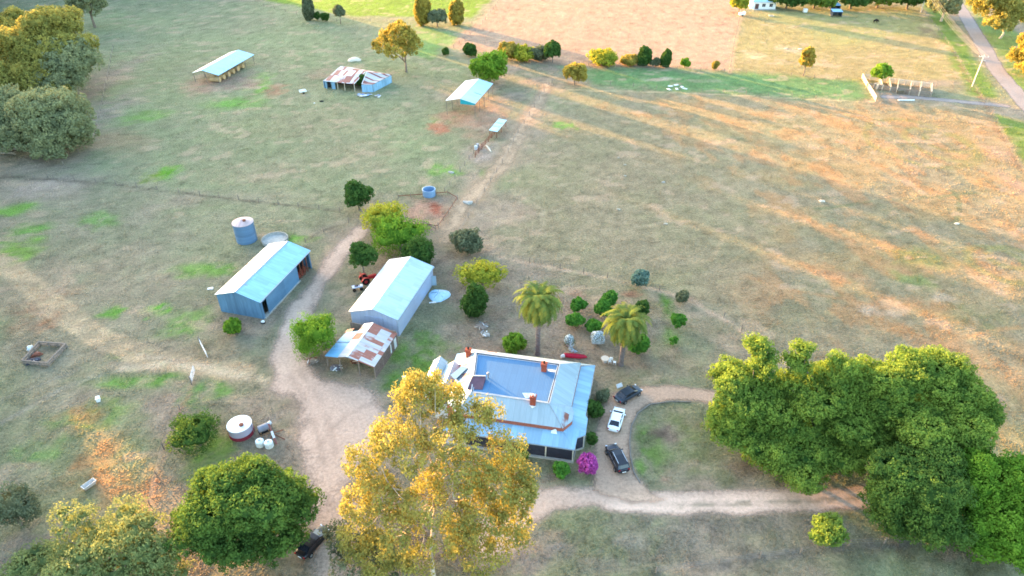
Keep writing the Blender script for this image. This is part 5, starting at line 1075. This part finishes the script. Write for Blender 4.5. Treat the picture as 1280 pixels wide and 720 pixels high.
# ------------------------------------------------------------------ fences, poles and wires
def fence(label, pts, step=5., h=1.15, mat=WOOD, rails=(), wires=(.35, .7, 1.05), pr=.08, name='wire_fence', cat='fence', railm=None, lean=.04, jit=.25, rw=.07, rh=.14):
    P = [at(*q) for q in pts]; t = thing(name, label, cat, P[0]); rr = random.Random(int(pts[0][0]*31+pts[0][1])); o = P[0]
    pos = []
    for a, b in zip(P[:-1], P[1:]):
        n = max(1, round((b-a).length/step))
        for k in range(n): pos.append(a.lerp(b, k/n))
    pos.append(P[-1]); pos = [p+Vector((rr.uniform(-jit, jit), rr.uniform(-jit, jit), 0))*(.2 if 0 < i < len(pos)-1 else 0) for i, p in enumerate(pos)]
    proto = None
    for p in pos[:100]:
        if proto is None: c = proto = MB().tube([(0, 0, -.2), (0, 0, h*.6), (.01, 0, h)], [pr, pr*.95, pr*.85], 7).build('post', mat, t)
        else: c = proto.copy(); COL.objects.link(c)
        c.location = p-o; c.rotation_euler = (rr.uniform(-lean, lean), rr.uniform(-lean, lean), rr.random()*6); c.scale = (1, 1, rr.uniform(.92, 1.08))
    if wires:
        mb = MB()
        for a, b in zip(pos[:-1], pos[1:]):
            for z in wires: mb.bar((a.x-o.x, a.y-o.y, z), (b.x-o.x, b.y-o.y, z+rr.uniform(-.02, .02)), .018)
        mb.build('wire', plain('fence_wire', (132, 128, 122), .5, .2, 3, .3), t)
    for z in rails:
        mb = MB()
        for a, b in zip(pos[:-1], pos[1:]): mb.bar((a.x-o.x, a.y-o.y, z+rr.uniform(-.03, .03)), (b.x-o.x, b.y-o.y, z+rr.uniform(-.03, .03)), rw, rh)
        mb.build('rail', railm or mat, t)
    return t
fence('wire fence crossing the left paddock from the left edge to the lone round tree', [(-10, 219), (120, 228), (250, 244), (425, 265)])
fence('wire fence around the orchard, following the pale path', [(625, 322), (700, 336), (790, 353), (860, 373), (905, 397), (950, 430), (988, 458)])
fence('wire fence running down from the small white gate to the bottom left trees', [(240, 480), (225, 512), (205, 562), (188, 632)])
fence('wire fence beside the lane between the stock race and the open tank', [(592, 192), (575, 215), (556, 240)], 4)
fence('wire fence along the right side of the dirt lane', [(686, 106), (668, 134), (648, 166), (628, 204), (606, 240), (585, 272), (573, 295)], 6)
fence('wire fence from the end of the lane towards the golden round-headed tree', [(640, 122), (690, 104), (720, 106)], 6)
fence('post and wire fence between the golden paddock and the far right paddock', [(912, 90), (918, 52), (926, 18)], 5, wires=(.4, .8, 1.1))
fence('long wire fence along the near side of the green strip', [(735, 104), (850, 113), (960, 120), (1080, 127)], 7)
fence('wire fence along the near side of the golden paddock, under the bush line', [(640, 78), (760, 82), (905, 90), (1075, 100)], 7)
fence('wire fence beside the road, from the top edge down past the power pole', [(1150, 10), (1190, 62), (1212, 100), (1236, 138)], 6)
fence('wire fence along the right edge of the dry paddock below the road turn-off', [(1240, 142), (1262, 188), (1288, 228)], 6)
fence('wire fence behind the cattle yards', [(1130, 103), (1170, 108), (1212, 113)], 5)
fence('wire fence behind the blue shed from the lone round tree', [(436, 278), (405, 290), (382, 303)], 4)
fence('low rusty rail fence around the bare pit yard by the open tank', [(498, 248), (560, 243), (572, 250), (548, 285), (520, 283)], 3, wires=(), rails=(.6,), railm=RUST)
fence('rusty iron stock race leading down from the crush shelter', [(622, 164), (607, 182), (594, 197)], 2.2, 1.5, RUST, rails=(.5, .95, 1.4), wires=(), name='stock_race', cat='stock race')
fence('grey timber rail fence along the bottom of the pit yard', [(500, 275), (530, 282), (545, 288)], 3, wires=(), rails=(.5, .9))
fence('wire fence along the top of the left paddock beside the pointed conifer', [(330, 8), (400, 26), (505, 28), (590, 30)], 7)
fence('wire fence running down the top left paddock beside the gum trees', [(142, 60), (128, 130), (116, 178), (60, 222)], 6)
fence('low wire fence across the bare bottom paddock', [(820, 716), (900, 705), (1000, 692), (1060, 682), (1150, 677)], 5)
fence('edge fence between the dry paddock and the golden paddock near the lane top', [(560, 66), (600, 34), (625, 0)], 6)
def gate(label, px, px2):
    o = at(*px); e = at(*px2)-o; L = e.length; ang = math.atan2(e.y, e.x); t = thing('farm_gate', label, 'gate', o, ang, 'white farm gates'); GP = plain('gate_white', (206, 208, 212), .5, .12, 3, .2)
    mb = MB()
    mb.bar((0, 0, .2), (0, 0, 1.3), .06); mb.bar((L, 0, .2), (L, 0, 1.25), .06)
    for z in (.22, .5, .78, 1.05, 1.28): mb.bar((0, 0, z), (L, 0, z), .04)
    mb.bar((0, .03, .22), (L*.5, .03, 1.28), .045); mb.bar((L*.5, .03, 1.28), (L, .03, .22), .045)
    mb.build('gate_frame', GP, t); MB().tube([(-.12, 0, -.1), (-.12, 0, 1.6)], .09, 8).build('post', WOOD, t)
gate('white steel farm gate standing open, upper one by the left track', (251, 431), (260, 448))
gate('white steel farm gate at the track edge, lower one above the wire fence', (240, 480), (244, 465))
def pole():
    b = at(1215, 108); t = thing('power_pole', 'white timber power pole with a crossarm beside the bitumen road', 'power pole', b); PW = plain('pole_white', (210, 200, 186), .8, .2, 3)
    MB().tube([(0, 0, -.3), (0, 0, 5), (0, 0, 9.4)], [.17, .15, .11], 10).build('pole', PW, t)
    d = Vector((at(1140, 0)-b)); d.z = 0; d.normalize(); s = Vector((-d.y, d.x, 0))
    MB().bar(s*-1.3+Vector((0, 0, 8.9)), s*1.3+Vector((0, 0, 8.9)), .12).bar(s*-.9+Vector((0, 0, 7.9)), s*.9+Vector((0, 0, 7.9)), .1).build('crossarm', PW, t)
    for k in (-1.2, -.45, .45, 1.2): MB().lathe([(.05, 0), (.08, .08), (.05, .16), (.02, .2)], 8, (s.x*k, s.y*k, 8.96)).build('insulator', WHITE, t)
    far = b+d*95; WM = plain('power_line', (150, 144, 134), .6, .1, 2)
    for i, k in enumerate((-1.2, -.45, .45, 1.2)):
        pts = [b+s*k+Vector((0, 0, 9.16))+d*95*q-Vector((0, 0, 1.6*4*q*(1-q))) for q in np.linspace(0, 1, 14)]
        tag(MB().tube(pts, .022, 5).build('power_line', WM, None), 'thin power line running from the crossarm of the white pole to the top edge', 'power line', 'power lines beside the road')
    t2 = thing('power_pole', 'second power pole beyond the top edge carrying the lines', 'power pole', far); MB().tube([(0, 0, -.3), (0, 0, 9.4)], [.17, .11], 10).build('pole', PW, t2)
    MB().bar(s*-1.3+Vector((0, 0, 8.9)), s*1.3+Vector((0, 0, 8.9)), .12).build('crossarm', PW, t2)
pole()
def cattle_yards():
    rr = random.Random(4)
    def panel(label, pts, h=1.5, mat=WOODL, st=2.3): fence(label, pts, st, h, mat, rails=(.35, .75, 1.15, 1.45), wires=(), pr=.13, rw=.1, rh=.2, name='yard_fence', cat='rail fence', railm=mat)
    panel('pale timber loading race slanting down at the left end of the cattle yards', [(1077, 98), (1083, 109), (1094, 127)])
    panel('pale timber rail fence along the back of the cattle yards', [(1077, 98), (1098, 102), (1130, 106), (1163, 110)])
    panel('weathered rail fence along the front of the cattle yards', [(1083, 110), (1102, 113), (1122, 116), (1148, 120), (1163, 121)], mat=WOOD)
    for i, (x, y, x2, y2) in enumerate([(1098, 102, 1102, 113), (1110, 104, 1112, 114.5), (1122, 105, 1120, 116), (1138, 107, 1136, 118), (1150, 108.5, 1148, 120), (1163, 110, 1163, 121)]):
        panel('pale rail divider across the cattle yards, number %s from the left' % ['one', 'two', 'three', 'four', 'five', 'six'][i], [(x, y), (x2, y2)], 1.6)
    o = at(1127, 116); t = thing('stock_trough', 'dark covered trough in the middle pen of the cattle yards', 'trough', o, .02)
    MB().box((0, 0, .45), (3.4, 1.6, .9)).build('body', plain('trough_dark', (104, 92, 76), .9, .3), t, bevel=.05); MB().box((0, 0, .95), (3.6, 1.8, .08)).build('lid', plain('trough_lid', (118, 108, 90), .9, .3), t)
    o = at(1132.5, 126); t = thing('pipe', 'white pipe lying on the grass in front of the cattle yards', 'pipe', o, math.radians(-2))
    MB().tube([(-2.3, 0, .22), (2.3, 0, .22)], .22, 12).build('pipe_body', WHITE, t)
    o = at(1096, 111); t = thing('crate', 'pale timber stock crate standing in the left pen of the cattle yards', 'crate', o, .4)
    mb = MB()
    for z in (.3, .7, 1.1, 1.5):
        for s in (-1, 1): mb.box((0, s*.7, z), (1.8, .05, .22)); mb.box((s*.9, 0, z), (.05, 1.4, .22))
    mb.build('slats', WOODL, t)
    for a in (-.88, .88):
        for b in (-.68, .68): MB().box((a, b, .85), (.1, .1, 1.7)).build('post', WOODL, t)
cattle_yards()
# ------------------------------------------------------------------ animals: a black cow in the far paddock
def cow():
    o = at(1094, 28.5); t = thing('cow', 'black cow grazing alone in the far right paddock', 'cow', o, math.radians(8))
    V = [(0, 0, 1.0), (.55, 0, 1.03), (-.6, 0, 1.02), (.85, 0, 1.0), (1.15, 0, .78), (1.35, 0, .45), (1.55, 0, .25), (-.85, 0, .95), (-.95, 0, .55)]
    E = [(0, 1), (0, 2), (1, 3), (3, 4), (4, 5), (5, 6), (2, 7), (7, 8)]; Rr = [.42, .38, .40, .30, .2, .16, .10, .2, .03]
    for s in (-1, 1):
        b = len(V); V += [(.6, s*.2, .65), (.6, s*.22, .35), (.6, s*.22, .05)]; E += [(1, b), (b, b+1), (b+1, b+2)]; Rr += [.15, .09, .08]
        b = len(V); V += [(-.62, s*.2, .7), (-.72, s*.22, .38), (-.66, s*.22, .05)]; E += [(2, b), (b, b+1), (b+1, b+2)]; Rr += [.17, .08, .08]
    me = bpy.data.meshes.new('body'); me.from_pydata(V, E, []); ob = bpy.data.objects.new('body', me); COL.objects.link(ob); ob.parent = t
    ob.modifiers.new('skin', 'SKIN'); 
    for i, r in enumerate(Rr): me.skin_vertices[0].data[i].radius = (r, r)
    me.skin_vertices[0].data[0].use_root = True
    md = ob.modifiers.new('sub', 'SUBSURF'); md.levels = 1; md.render_levels = 1; me.materials.append(plain('cow_black', (28, 24, 24), .8, .2, 3))
    for s in (-1, 1): MB().blob((1.28, s*.2, .62), (.06, .13, .05), 2, 1, .1).build('ear', plain('cow_black', (28, 24, 24)), t)
cow()
# ------------------------------------------------------------------ yard clutter
def junk():
    for i, (x, y, lb) in enumerate([(326, 557, 'white plastic tub standing beside the squat tank, left of the two'), (337, 558.5, 'white plastic tub standing by the junk, right of the two')]):
        o = at(x, y); t = thing('white_tub', lb, 'tub', o, .3*i, 'white tubs by the tank')
        MB().lathe([(.5, 0), (.58, .1), (.6, .85), (.5, 1.0), (.18, 1.05), (.01, 1.05)], 8).build('shell', plain('tub_white', (226, 232, 230), .45, .06), t, bevel=.04)
        MB().lathe([(.16, 1.05), (.16, 1.13), (.01, 1.13)], 10).build('cap', plain('tub_cap', (150, 164, 168), .5), t)
    o = at(331, 541); t = thing('tank_trailer', 'grey tank on a timber frame standing behind the two white tubs', 'trailer', o, .6)
    MB().tube([(-.7, 0, 1.0), (.7, 0, 1.0)], .5, 14).build('tank', plain('trailer_grey', (128, 132, 142), .5, .15, 2), t, bevel=.08)
    for x, y in ((-.6, -.45), (.6, -.45), (-.6, .45), (.6, .45)): MB().bar((x, y, 0), (x*.85, y*.8, .8), .1).build('leg', plain('tan_timber', (176, 136, 96), .85, .3), t)
    MB().box((0, 0, .45), (1.5, 1.0, .1)).build('deck', DARK, t)
    o = at(337, 536); t = thing('drum', 'pale drum lying on top of the scrap behind the tubs', 'drum', o, 1.1)
    MB().tube([(-.4, 0, .9), (.4, 0, .9)], .28, 14).build('shell', plain('drum_pale', (196, 204, 212), .5), t); MB().box((0, 0, .3), (.7, .5, .62)).build('crate', WOOD, t)
    o = at(346, 556); t = thing('grain_auger', 'rusty red and white grain auger with splayed legs beside the tubs', 'auger', o, math.radians(118))
    MB().tube([(0, 0, .15), (2.4, .2, 1.9)], .12, 10).build('tube', plain('auger_rust', (146, 92, 84), .7, .35, 4), t); MB().tube([(.7, .06, .66), (1.5, .12, 1.24)], .16, 10).build('motor', plain('auger_white', (224, 222, 224), .5), t)
    for a in ((-1.1, -1.2), (-.9, .9), (1.3, -1.4)): MB().bar((1.3, .1, 1.05), (1.3+a[0]*.8, a[1], 0), .09).build('leg', RUST, t)
    # rubbish around the lean-to, fireplace heap
    for i, (x, y, s, lb) in enumerate([(603, 408, 1.3, 'heap of scrap iron and sticks on bare soil below the cypress'), (607, 419, .9, 'small pile of pale pipes and scrap just below the bigger heap'), (420, 460, 1.2, 'heap of grey firewood and iron under the blue edge of the lean-to'), (392, 452, 1.1, 'pale branches and boards lying left of the lean-to'), (446, 452, 1.0, 'rusty clutter stored under the gable of the lean-to')]):
        o = at(x, y); rr = random.Random(i+5); t = thing('scrap_heap', lb, 'scrap heap', o, 0, 'heaps of scrap')
        MB().blob((0, 0, .12), (s*.8, s*.6, .3), i, 2, .35).build('heap', [WOOD, CONC, plain('scrap_grey', (110, 104, 108), .8, .4, 4), WOOD, RUST][i], t)
        for k in range(9):
            a = rr.random()*6.28; p = Vector((rr.uniform(-s, s)*.7, rr.uniform(-s, s)*.6, rr.uniform(.15, .5))); d = Vector((math.cos(a), math.sin(a), rr.uniform(-.2, .35)))*rr.uniform(.4, 1.0)
            MB().bar(p-d*.5, p+d*.5, rr.uniform(.07, .2), .06).build('piece', rr.choice([WOODL, STEEL, WHITE, RUST, WOOD]), t)
    o = at(549, 370); t = thing('tarp_cover', 'pale blue tarp cover lying in a low mound beside the white shed', 'tarp', o, .2)
    bm = []
    V = [(0, 0, .75)]; F = []; n = 20; rr = random.Random(2)
    for j, (r, z) in enumerate(((.5, .7), (1.1, .5), (1.6, .3), (1.75, .06))):
        for k in range(n): a = 2*math.pi*k/n; q = 1+.08*math.sin(3*a+1)+.06*rr.random(); V.append((r*q*math.cos(a)*1.05, r*q*math.sin(a), z*(1+.15*math.sin(4*a))))
    for k in range(n): F.append((0, 1+k, 1+(k+1) % n))
    for j in range(3):
        for k in range(n): F.append((1+j*n+k, 1+(j+1)*n+k, 1+(j+1)*n+(k+1) % n, 1+j*n+(k+1) % n))
    MB().add(V, F).build('cover', plain('tarp_blue', (176, 208, 226), .5, .12, 2), t, smooth=True)
    mb = MB()
    for a in (.4, 1.6, 2.7, 3.9, 5.1): mb.tube([(.2*math.cos(a), .2*math.sin(a), .8), (1.1*math.cos(a), 1.1*math.sin(a), .58), (1.75*math.cos(a), 1.75*math.sin(a), .2)], .03, 5)
    mb.build('rope', plain('rope_dark', (70, 90, 120), .8), t)
    o = at(541, 378.5); t = thing('board', 'short white board lying on the ground below the pale blue tarp', 'board', o, .15); MB().box((0, 0, .06), (1.2, .3, .08)).box((.1, .05, .13), (.8, .22, .05)).build('plank', WHITE, t)
    # red canoe behind the house
    o = at(719, 446); t = thing('canoe', 'bright red canoe lying upturned behind the house', 'canoe', o, math.radians(-7))
    V = []; F = []; n = 7
    xs_ = [-1.9, -1.6, -.8, 0, .8, 1.45, 1.85]; ws = [.16, .34, .44, .46, .42, .28, .03]
    for x, w in zip(xs_, ws):
        for k in range(n): a = math.pi*k/(n-1); V.append((x, w*math.cos(a), .08+.48*math.sin(a)*(w/.46)**.4))
    for i in range(len(xs_)-1):
        for k in range(n-1): F.append((i*n+k, i*n+k+1, (i+1)*n+k+1, (i+1)*n+k))
    F.append(tuple(range(n)))
    MB().add(V, F).build('hull', plain('canoe_red', (178, 20, 52), .45, .12, 2), t, smooth=True); MB().bar((-1.7, 0, .6), (1.4, 0, .58), .05).build('keel', plain('keel_red', (140, 16, 40), .5), t)
    o = at(703, 447); t = thing('bucket', 'white bucket on its side at the left end of the red canoe', 'bucket', o, .4); MB().tube([(-.28, 0, .3), (.28, 0, .3)], [.22, .3], 14).build('shell', WHITE, t); MB().lathe([(.2, 0), (.22, 0), (.22, .03), (.2, .03)], 12, (0, 0, .6)).build('handle', STEEL, t)
    for i, (x, y, w, lb) in enumerate([(711, 433, 7.5, 'fruit tree wrapped in pale netting, crescent-shaped, left of the two'), (746.5, 429, 8, 'fruit tree wrapped in pale netting, squarish, right of the two')]):
        o = at(x, y); t = thing('netted_tree', lb, 'netted tree', o, 0, 'netted fruit trees'); r = w/scale_at(o)
        bm = bmesh.new(); bmesh.ops.create_uvsphere(bm, u_segments=24, v_segments=14, radius=1)
        for v in bm.verts:
            a = math.atan2(v.co.y, v.co.x); rr_ = math.hypot(v.co.x, v.co.y); q = (max(abs(v.co.x), abs(v.co.y))/max(rr_, 1e-6))
            k = (1/max(q, .5) if i else 1.0); v.co.x *= k*(1+.07*math.sin(5*a)+.05*math.sin(9*a+v.co.z*5)); v.co.y *= k*(1+.07*math.cos(4*a+1))
            v.co = Vector((v.co.x*r*(1 if i else .82)+(0 if i else (.45*r*max(0, -v.co.z-.1))), v.co.y*r*.9, max(.03, 1.15+v.co.z*1.15)))
        me = bpy.data.meshes.new('net'); bm.to_mesh(me); bm.free(); ob = bpy.data.objects.new('net', me); COL.objects.link(ob); ob.parent = t; me.materials.append(NET)
        leaf_obj('crown', crown_arrays([(0, 0, 1.2, r*.7, r*.65, .8)], np.random.default_rng(i), cr=.35, k=24, L=.25, Wd=.18, core=.7), L_GREY, t)
        if not i: MB().tube([(.2*r, -.6*r, .15), (.55*r, -1.3*r, .14), (1.0*r, -1.5*r, .1), (1.3*r, -1.35*r, .05)], [.4, .34, .26, .1], 10).build('net_tail', NET, t, smooth=True)
    # garden seats and table under the right palm
    o = at(756, 452); t = thing('garden_table', 'pale stone garden table near the foot of the right palm', 'table', o, .2); MB().lathe([(.01, .62), (.62, .62), (.66, .66), (.62, .72), (.01, .72)], 20).build('tabletop', plain('stone_pale', (186, 176, 162), .85, .15, 4), t); MB().lathe([(.35, 0), (.16, .2), (.14, .62)], 12).build('leg', CONC, t)
    for i, (x, y, lb) in enumerate([(762, 454, 'white garden chair beside the pale stone table, nearest it'), (768, 455, 'low white garden stool at the foot of the right palm'), (764, 451, 'white garden chair behind the stone table')]):
        o = at(x, y); t = thing('garden_chair', lb, 'chair', o, i*1.4, 'garden seats by the palm')
        MB().box((0, 0, .42), (.42, .42, .05)).build('seat', WHITE, t)
        for a in (-.18, .18):
            for b in (-.18, .18): MB().box((a, b, .21), (.05, .05, .42)).build('leg', WHITE, t)
        if i != 1: MB().box((0, .2, .68), (.42, .05, .48)).build('backrest', WHITE, t)
    o = at(774, 484); t = thing('sign_board', 'small pale board leaning by the driveway beside the first dark car', 'board', o, .5); MB().box((0, 0, .35), (1.0, .05, .6), 0, -.7).build('panel', WHITE, t); MB().bar((-.35, .3, 0), (-.35, .05, .5), .05).bar((.35, .3, 0), (.35, .05, .5), .05).build('prop', WOOD, t)
    o = at(506, 477); t = thing('gas_bottle', 'white gas cylinder with a dark cap standing behind the golden gum', 'gas bottle', o); MB().lathe([(.28, 0), (.3, .05), (.3, 1.0), (.2, 1.2), (.08, 1.25), (.01, 1.25)], 16).build('cylinder', WHITE, t, smooth=True); MB().lathe([(.16, 1.22), (.16, 1.42), (.01, 1.42)], 10).build('cap', DARK, t)
    # timber pen at the left
    c = [(30, 455), (50.5, 431.5), (84, 434), (61, 458)]
    fence('low grey timber pen standing alone at the left', c+[c[0]], 1.6, .8, WOOD, rails=(.25, .68), wires=(), name='timber_pen', cat='pen', jit=0, rw=.2, rh=.24, pr=.14)
    for i, (x, y, sx, m, lb) in enumerate([(47, 444, .8, RUST, 'rusty iron scrap heaped inside the timber pen'), (42, 452, .9, plain('dark_scrap', (66, 62, 70), .8, .3), 'dark heap in the near corner of the timber pen'), (38, 436, .8, WHITE, 'white and blue rubbish lying outside the timber pen')]):
        o = at(x, y); t = thing('rubbish_heap', lb, 'rubbish', o, i); MB().blob((0, 0, .15), (sx, sx*.7, .35), i+3, 2, .4).build('heap', m, t)
        for k in range(5): MB().box((random.uniform(-sx, sx)*.6, random.uniform(-sx, sx)*.5, .35), (random.uniform(.2, .7), .15, .08), k*1.3, .2*k).build('piece', [m, STEEL, WOODL][k % 3], t)
    o = at(112.5, 608); t = thing('bath_trough', 'old white bathtub used as a trough on the sunlit grass at the lower left', 'trough', o, math.radians(57))
    MB().add([(-.85, -.4, .6), (.85, -.4, .6), (.85, .4, .6), (-.85, .4, .6), (-.76, -.31, .6), (.76, -.31, .6), (.76, .31, .6), (-.76, .31, .6), (-.6, -.22, .2), (.55, -.22, .2), (.55, .22, .2), (-.6, .22, .2), (-.7, -.3, .1), (.65, -.3, .1), (.65, .3, .1), (-.7, .3, .1)],
             [(0, 1, 5, 4), (1, 2, 6, 5), (2, 3, 7, 6), (3, 0, 4, 7), (4, 5, 9, 8), (5, 6, 10, 9), (6, 7, 11, 10), (7, 4, 8, 11), (8, 9, 10, 11), (0, 12, 13, 1), (1, 13, 14, 2), (2, 14, 15, 3), (3, 15, 12, 0)]).build('tub', plain('enamel', (196, 192, 186), .5, .12, 3), t, bevel=.03)
    for a in (-.5, .45):
        for b in (-.22, .22): MB().box((a, b, .06), (.08, .08, .14)).build('foot', RUST, t)
    o = at(123.5, 501); t = thing('white_box', 'small white box standing alone on the grass at the left', 'box', o, .4); MB().box((0, 0, .3), (.5, .7, .6)).build('case', WHITE, t, bevel=.04); MB().box((0, 0, .62), (.54, .74, .05)).build('lid', WHITE, t)
    o = at(263, 361); t = thing('tin_sheet', 'pale sheet of tin lying on the grass left of the blue shed', 'sheet', o, .1); MB().box((0, 0, .05), (1.0, .6, .03), 0, .03).box((.1, .1, .09), (.7, .5, .03), .3).build('sheet', plain('tin_pale', (206, 204, 198), .5, .15), t)
    o = at(329, 404); t = thing('pump', 'small white pump beside the near corner of the blue shed', 'pump', o); MB().box((0, 0, .35), (.35, .5, .25)).tube([(-.3, 0, .3), (.3, 0, .3)], .13, 10).build('body', WHITE, t, bevel=.03); MB().box((0, 0, .1), (.6, .5, .2)).build('base', DARK, t)
    PALE = plain('pale_rock', (176, 166, 146), .95, .25, 5)
    # upper left: wreck, stones, heaps
    o = at(379, 116.5); t = thing('old_trailer', 'pale old trailer lying in the grass between the two far left sheds', 'trailer', o, .5)
    MB().box((0, 0, .55), (2.0, 1.3, .1)).box((0, .62, .75), (2.0, .06, .4)).box((0, -.62, .75), (2.0, .06, .4)).build('tray', WHITE, t); MB().bar((1.0, 0, .5), (2.1, 0, .45), .08).build('drawbar', STEEL, t)
    for s in (-1, 1): w = MB().lathe([(.1, -.09), (.3, -.09), (.3, .09), (.1, .09)], 14).build('wheel', DARK, t); w.location = (0, s*.78, .3); w.rotation_euler = (math.pi/2, 0, 0)
    for i, (x, y, m, sx, lb) in enumerate([(402, 127, DARK, .8, 'dark log lying in the paddock below the rusty woolshed'), (393, 129, WHITE, .35, 'pale stone lying just left of the dark log'), (781, 206, PALE, .5, 'pale rock in the dry paddock, middle of a line of three'), (773, 197.5, PALE, .4, 'pale rock in the dry paddock, farthest of a line of three'), (781, 220, PALE, .5, 'pale rock in the dry paddock, nearest of a line of three'), (829, 228, CONC, .5, 'pinkish rock right of the line of three in the dry paddock'), (773, 262, PALE, .6, 'pale rock alone in the middle of the dry paddock'), (832, 280, PALE, .5, 'flat pale rock at the end of a stock path in the dry paddock'),
            (1027, 252, WOODL, .9, 'pale stump between the sunlit streaks in the right paddock'), (564, 216, CONC, .9, 'pale concrete lid on the green patch above the open tank'), (1000, 62, WOODL, 1.0, 'sunlit heap of pale wood in the far right paddock'), (982, 61, WOODL, .8, 'scattered pale timber left of the sunlit wood heap'), (585, 254, CONC, 1.3, 'pale slab beside the lane above the grey-green shrub'), (1196, 280, WOODL, .7, 'sunlit stump near the right edge of the dry paddock')]):
        o = at(x, y); n_ = 'log' if m is DARK else 'stump' if 'stump' in lb else 'wood_heap' if 'wood' in lb or 'timber' in lb else 'slab' if m is CONC and 'rock' not in lb else 'rock'
        ob = MB().blob((0, 0, .12*sx), (sx*.8, sx*.5, .3*sx), i+20, 2, .3).build(n_, m, None); ob.location = o; tag(ob, lb, n_.replace('_', ' '))
    o = at(461, 120); t = thing('tin_heap', 'heap of blue and white roofing sheets lying in front of the woolshed', 'sheet heap', o); rr = random.Random(8)
    for k in range(16): MB().box((rr.uniform(-3.2, 3.2), rr.uniform(-1.1, 1.1), .1+k*.03), (rr.uniform(.8, 2.2), rr.uniform(.4, .8), .04), rr.uniform(0, 3), rr.uniform(-.2, .2)).build('sheet', [plain('sheet_blue', (128, 164, 206), .5, .2), WHITE, plain('sheet_deep', (84, 116, 170), .5, .2), STEEL][k % 4], t)
    o = at(443, 75.5); t = thing('sand_heap', 'pale heap of sand in the paddock above the woolshed', 'sand heap', o); MB().blob((0, 0, .1), (2.2, 1.6, .8), 3, 3, .15).build('heap', plain('sand', (216, 204, 184), .95, .12, 3), t, smooth=True)
    for i, (x, y) in enumerate([(838, 108), (845, 106.5), (852, 109), (846, 111.5), (836, 111.8), (856, 111)]):
        o = at(x, y); ob = MB().box((0, 0, .12), (1.2, .7, .1), 0, .04).box((0, .3, .05), (1.6, .1, .1)).box((0, -.3, .05), (1.6, .1, .1)).build('sheet', WHITE, None); ob.location = o; ob.rotation_euler = (0, 0, i*.5); tag(ob, 'white sheet lying flat on the path beside the green strip', 'sheet', 'white sheets on the green strip')
    for i, (x, y, lb) in enumerate([(597, 184, 'grey iron drum at the foot of the stock race, upper'), (595, 186.5, 'pale drum at the foot of the stock race, lower')]):
        o = at(x, y); t = thing('drum', lb, 'drum', o, 0, 'drums by the race'); MB().lathe([(.4, 0), (.42, .3), (.4, .6), (.42, .62), (.38, .9), (.01, .88)], 16).build('shell', [STEEL, plain('drum_pale', (196, 204, 212))][i], t); MB().lathe([(.43, .42), (.45, .45), (.43, .48)], 16).build('hoop', RUST, t)
    o = at(608, 183); t = thing('sleeper', 'pale timber sleeper lying across the ground beside the stock race', 'beam', o, math.radians(-70)); MB().box((1.5, 0, .1), (4.2, .3, .2)).box((1.0, .25, .08), (2.5, .2, .16)).build('beam', WOODL, t)
    o = at(927, 20); t = thing('white_trailer', 'small white trailer parked left of the cottage at the top', 'trailer', o, .2)
    MB().box((0, 0, .9), (2.4, 1.4, 1.0)).box((1.0, 0, 1.5), (.7, 1.2, .4)).build('body', WHITE, t, bevel=.08); MB().bar((-1.2, 0, .5), (-2.0, 0, .45), .1).build('drawbar', STEEL, t)
    for s in (-1, 1): w = MB().lathe([(.1, -.09), (.32, -.09), (.32, .09), (.1, .09)], 14).build('wheel', DARK, t); w.location = (0, s*.75, .32); w.rotation_euler = (math.pi/2, 0, 0)
    o = at(939, 11); t = thing('white_tank', 'small white tank at the left corner of the cottage', 'tank', o); MB().lathe([(.6, 0), (.6, 1.3), (.4, 1.5), (.01, 1.55)], 18).build('shell', WHITE, t, smooth=True); MB().lathe([(.2, 1.5), (.2, 1.62), (.01, 1.62)], 10).build('lid', STEEL, t)
    o = at(1006, 15.5); t = thing('white_case', 'white square box standing alone at the top right', 'box', o, .1); MB().box((0, 0, .75), (1.5, 1.2, 1.3)).build('case', WHITE, t, bevel=.05); MB().box((0, 0, 1.44), (1.6, 1.3, .08)).build('lid', WHITE, t)
    o = at(964, 20); t = thing('planter_frame', 'pale square timber frame on the ground in front of the cottage', 'frame', o, -.1); mb = MB()
    for s in (-1, 1): mb.box((0, s*.7, .15), (2.0, .12, .3)); mb.box((s*.95, 0, .15), (.12, 1.28, .3))
    mb.build('border', WOODL, t)
    # pale fallen timber at the left edge under the gums
    for i, (x, y) in enumerate([(4, 184), (10, 188), (18, 182), (14, 193), (24, 188), (3, 193), (71, 188)]):
        o = at(x, y); rr = random.Random(i); ob = MB().tube([(-1.6, 0, .25), (0, .1, .35), (1.6, -.1, .3)], [.28, .24, .14], 8).tube([(.2, .05, .35), (.9, .8, .6)], [.12, .05], 6).build('fallen_log', BARK_W, None); ob.location = o; ob.rotation_euler = (0, 0, rr.uniform(-.6, .8)); tag(ob, 'bleached fallen log lying under the low grey gum on the left edge', 'log', 'fallen logs under the gums')
    # stone edging of the round lawn
    pts = [(800, 604), (792, 590), (788, 570), (787, 550), (789, 533), (797, 517), (812, 506), (838, 502), (870, 503)]
    P = [at(*q) for q in pts]; t = thing('lawn_edging', 'grey edging kerb along the curve of the round lawn beside the cars', 'edging', P[0]); mb = MB()
    fine = []
    for a, b in zip(P[:-1], P[1:]):
        for k in range(5): fine.append(a.lerp(b, k/5))
    for a, b in zip(fine[:-1], fine[1:]): mb.bar(a-P[0]+Vector((0, 0, .06)), b-P[0]+Vector((0, 0, .06)), .14, .16)
    mb.build('kerb', plain('edging_grey', (122, 116, 108), .9, .3, 3), t)
NET, _t, _b = nt('net'); _tc = _t.nodes.new('ShaderNodeTexCoord')
_b.inputs['Base Color'].default_value = (.48, .58, .64, 1); _b.inputs['Roughness'].default_value = .7
_t.links.new(ramp(_t, noise(_t, _tc.outputs['Object'], 9, 2),   .40, .60), _b.inputs['Alpha'])
junk()
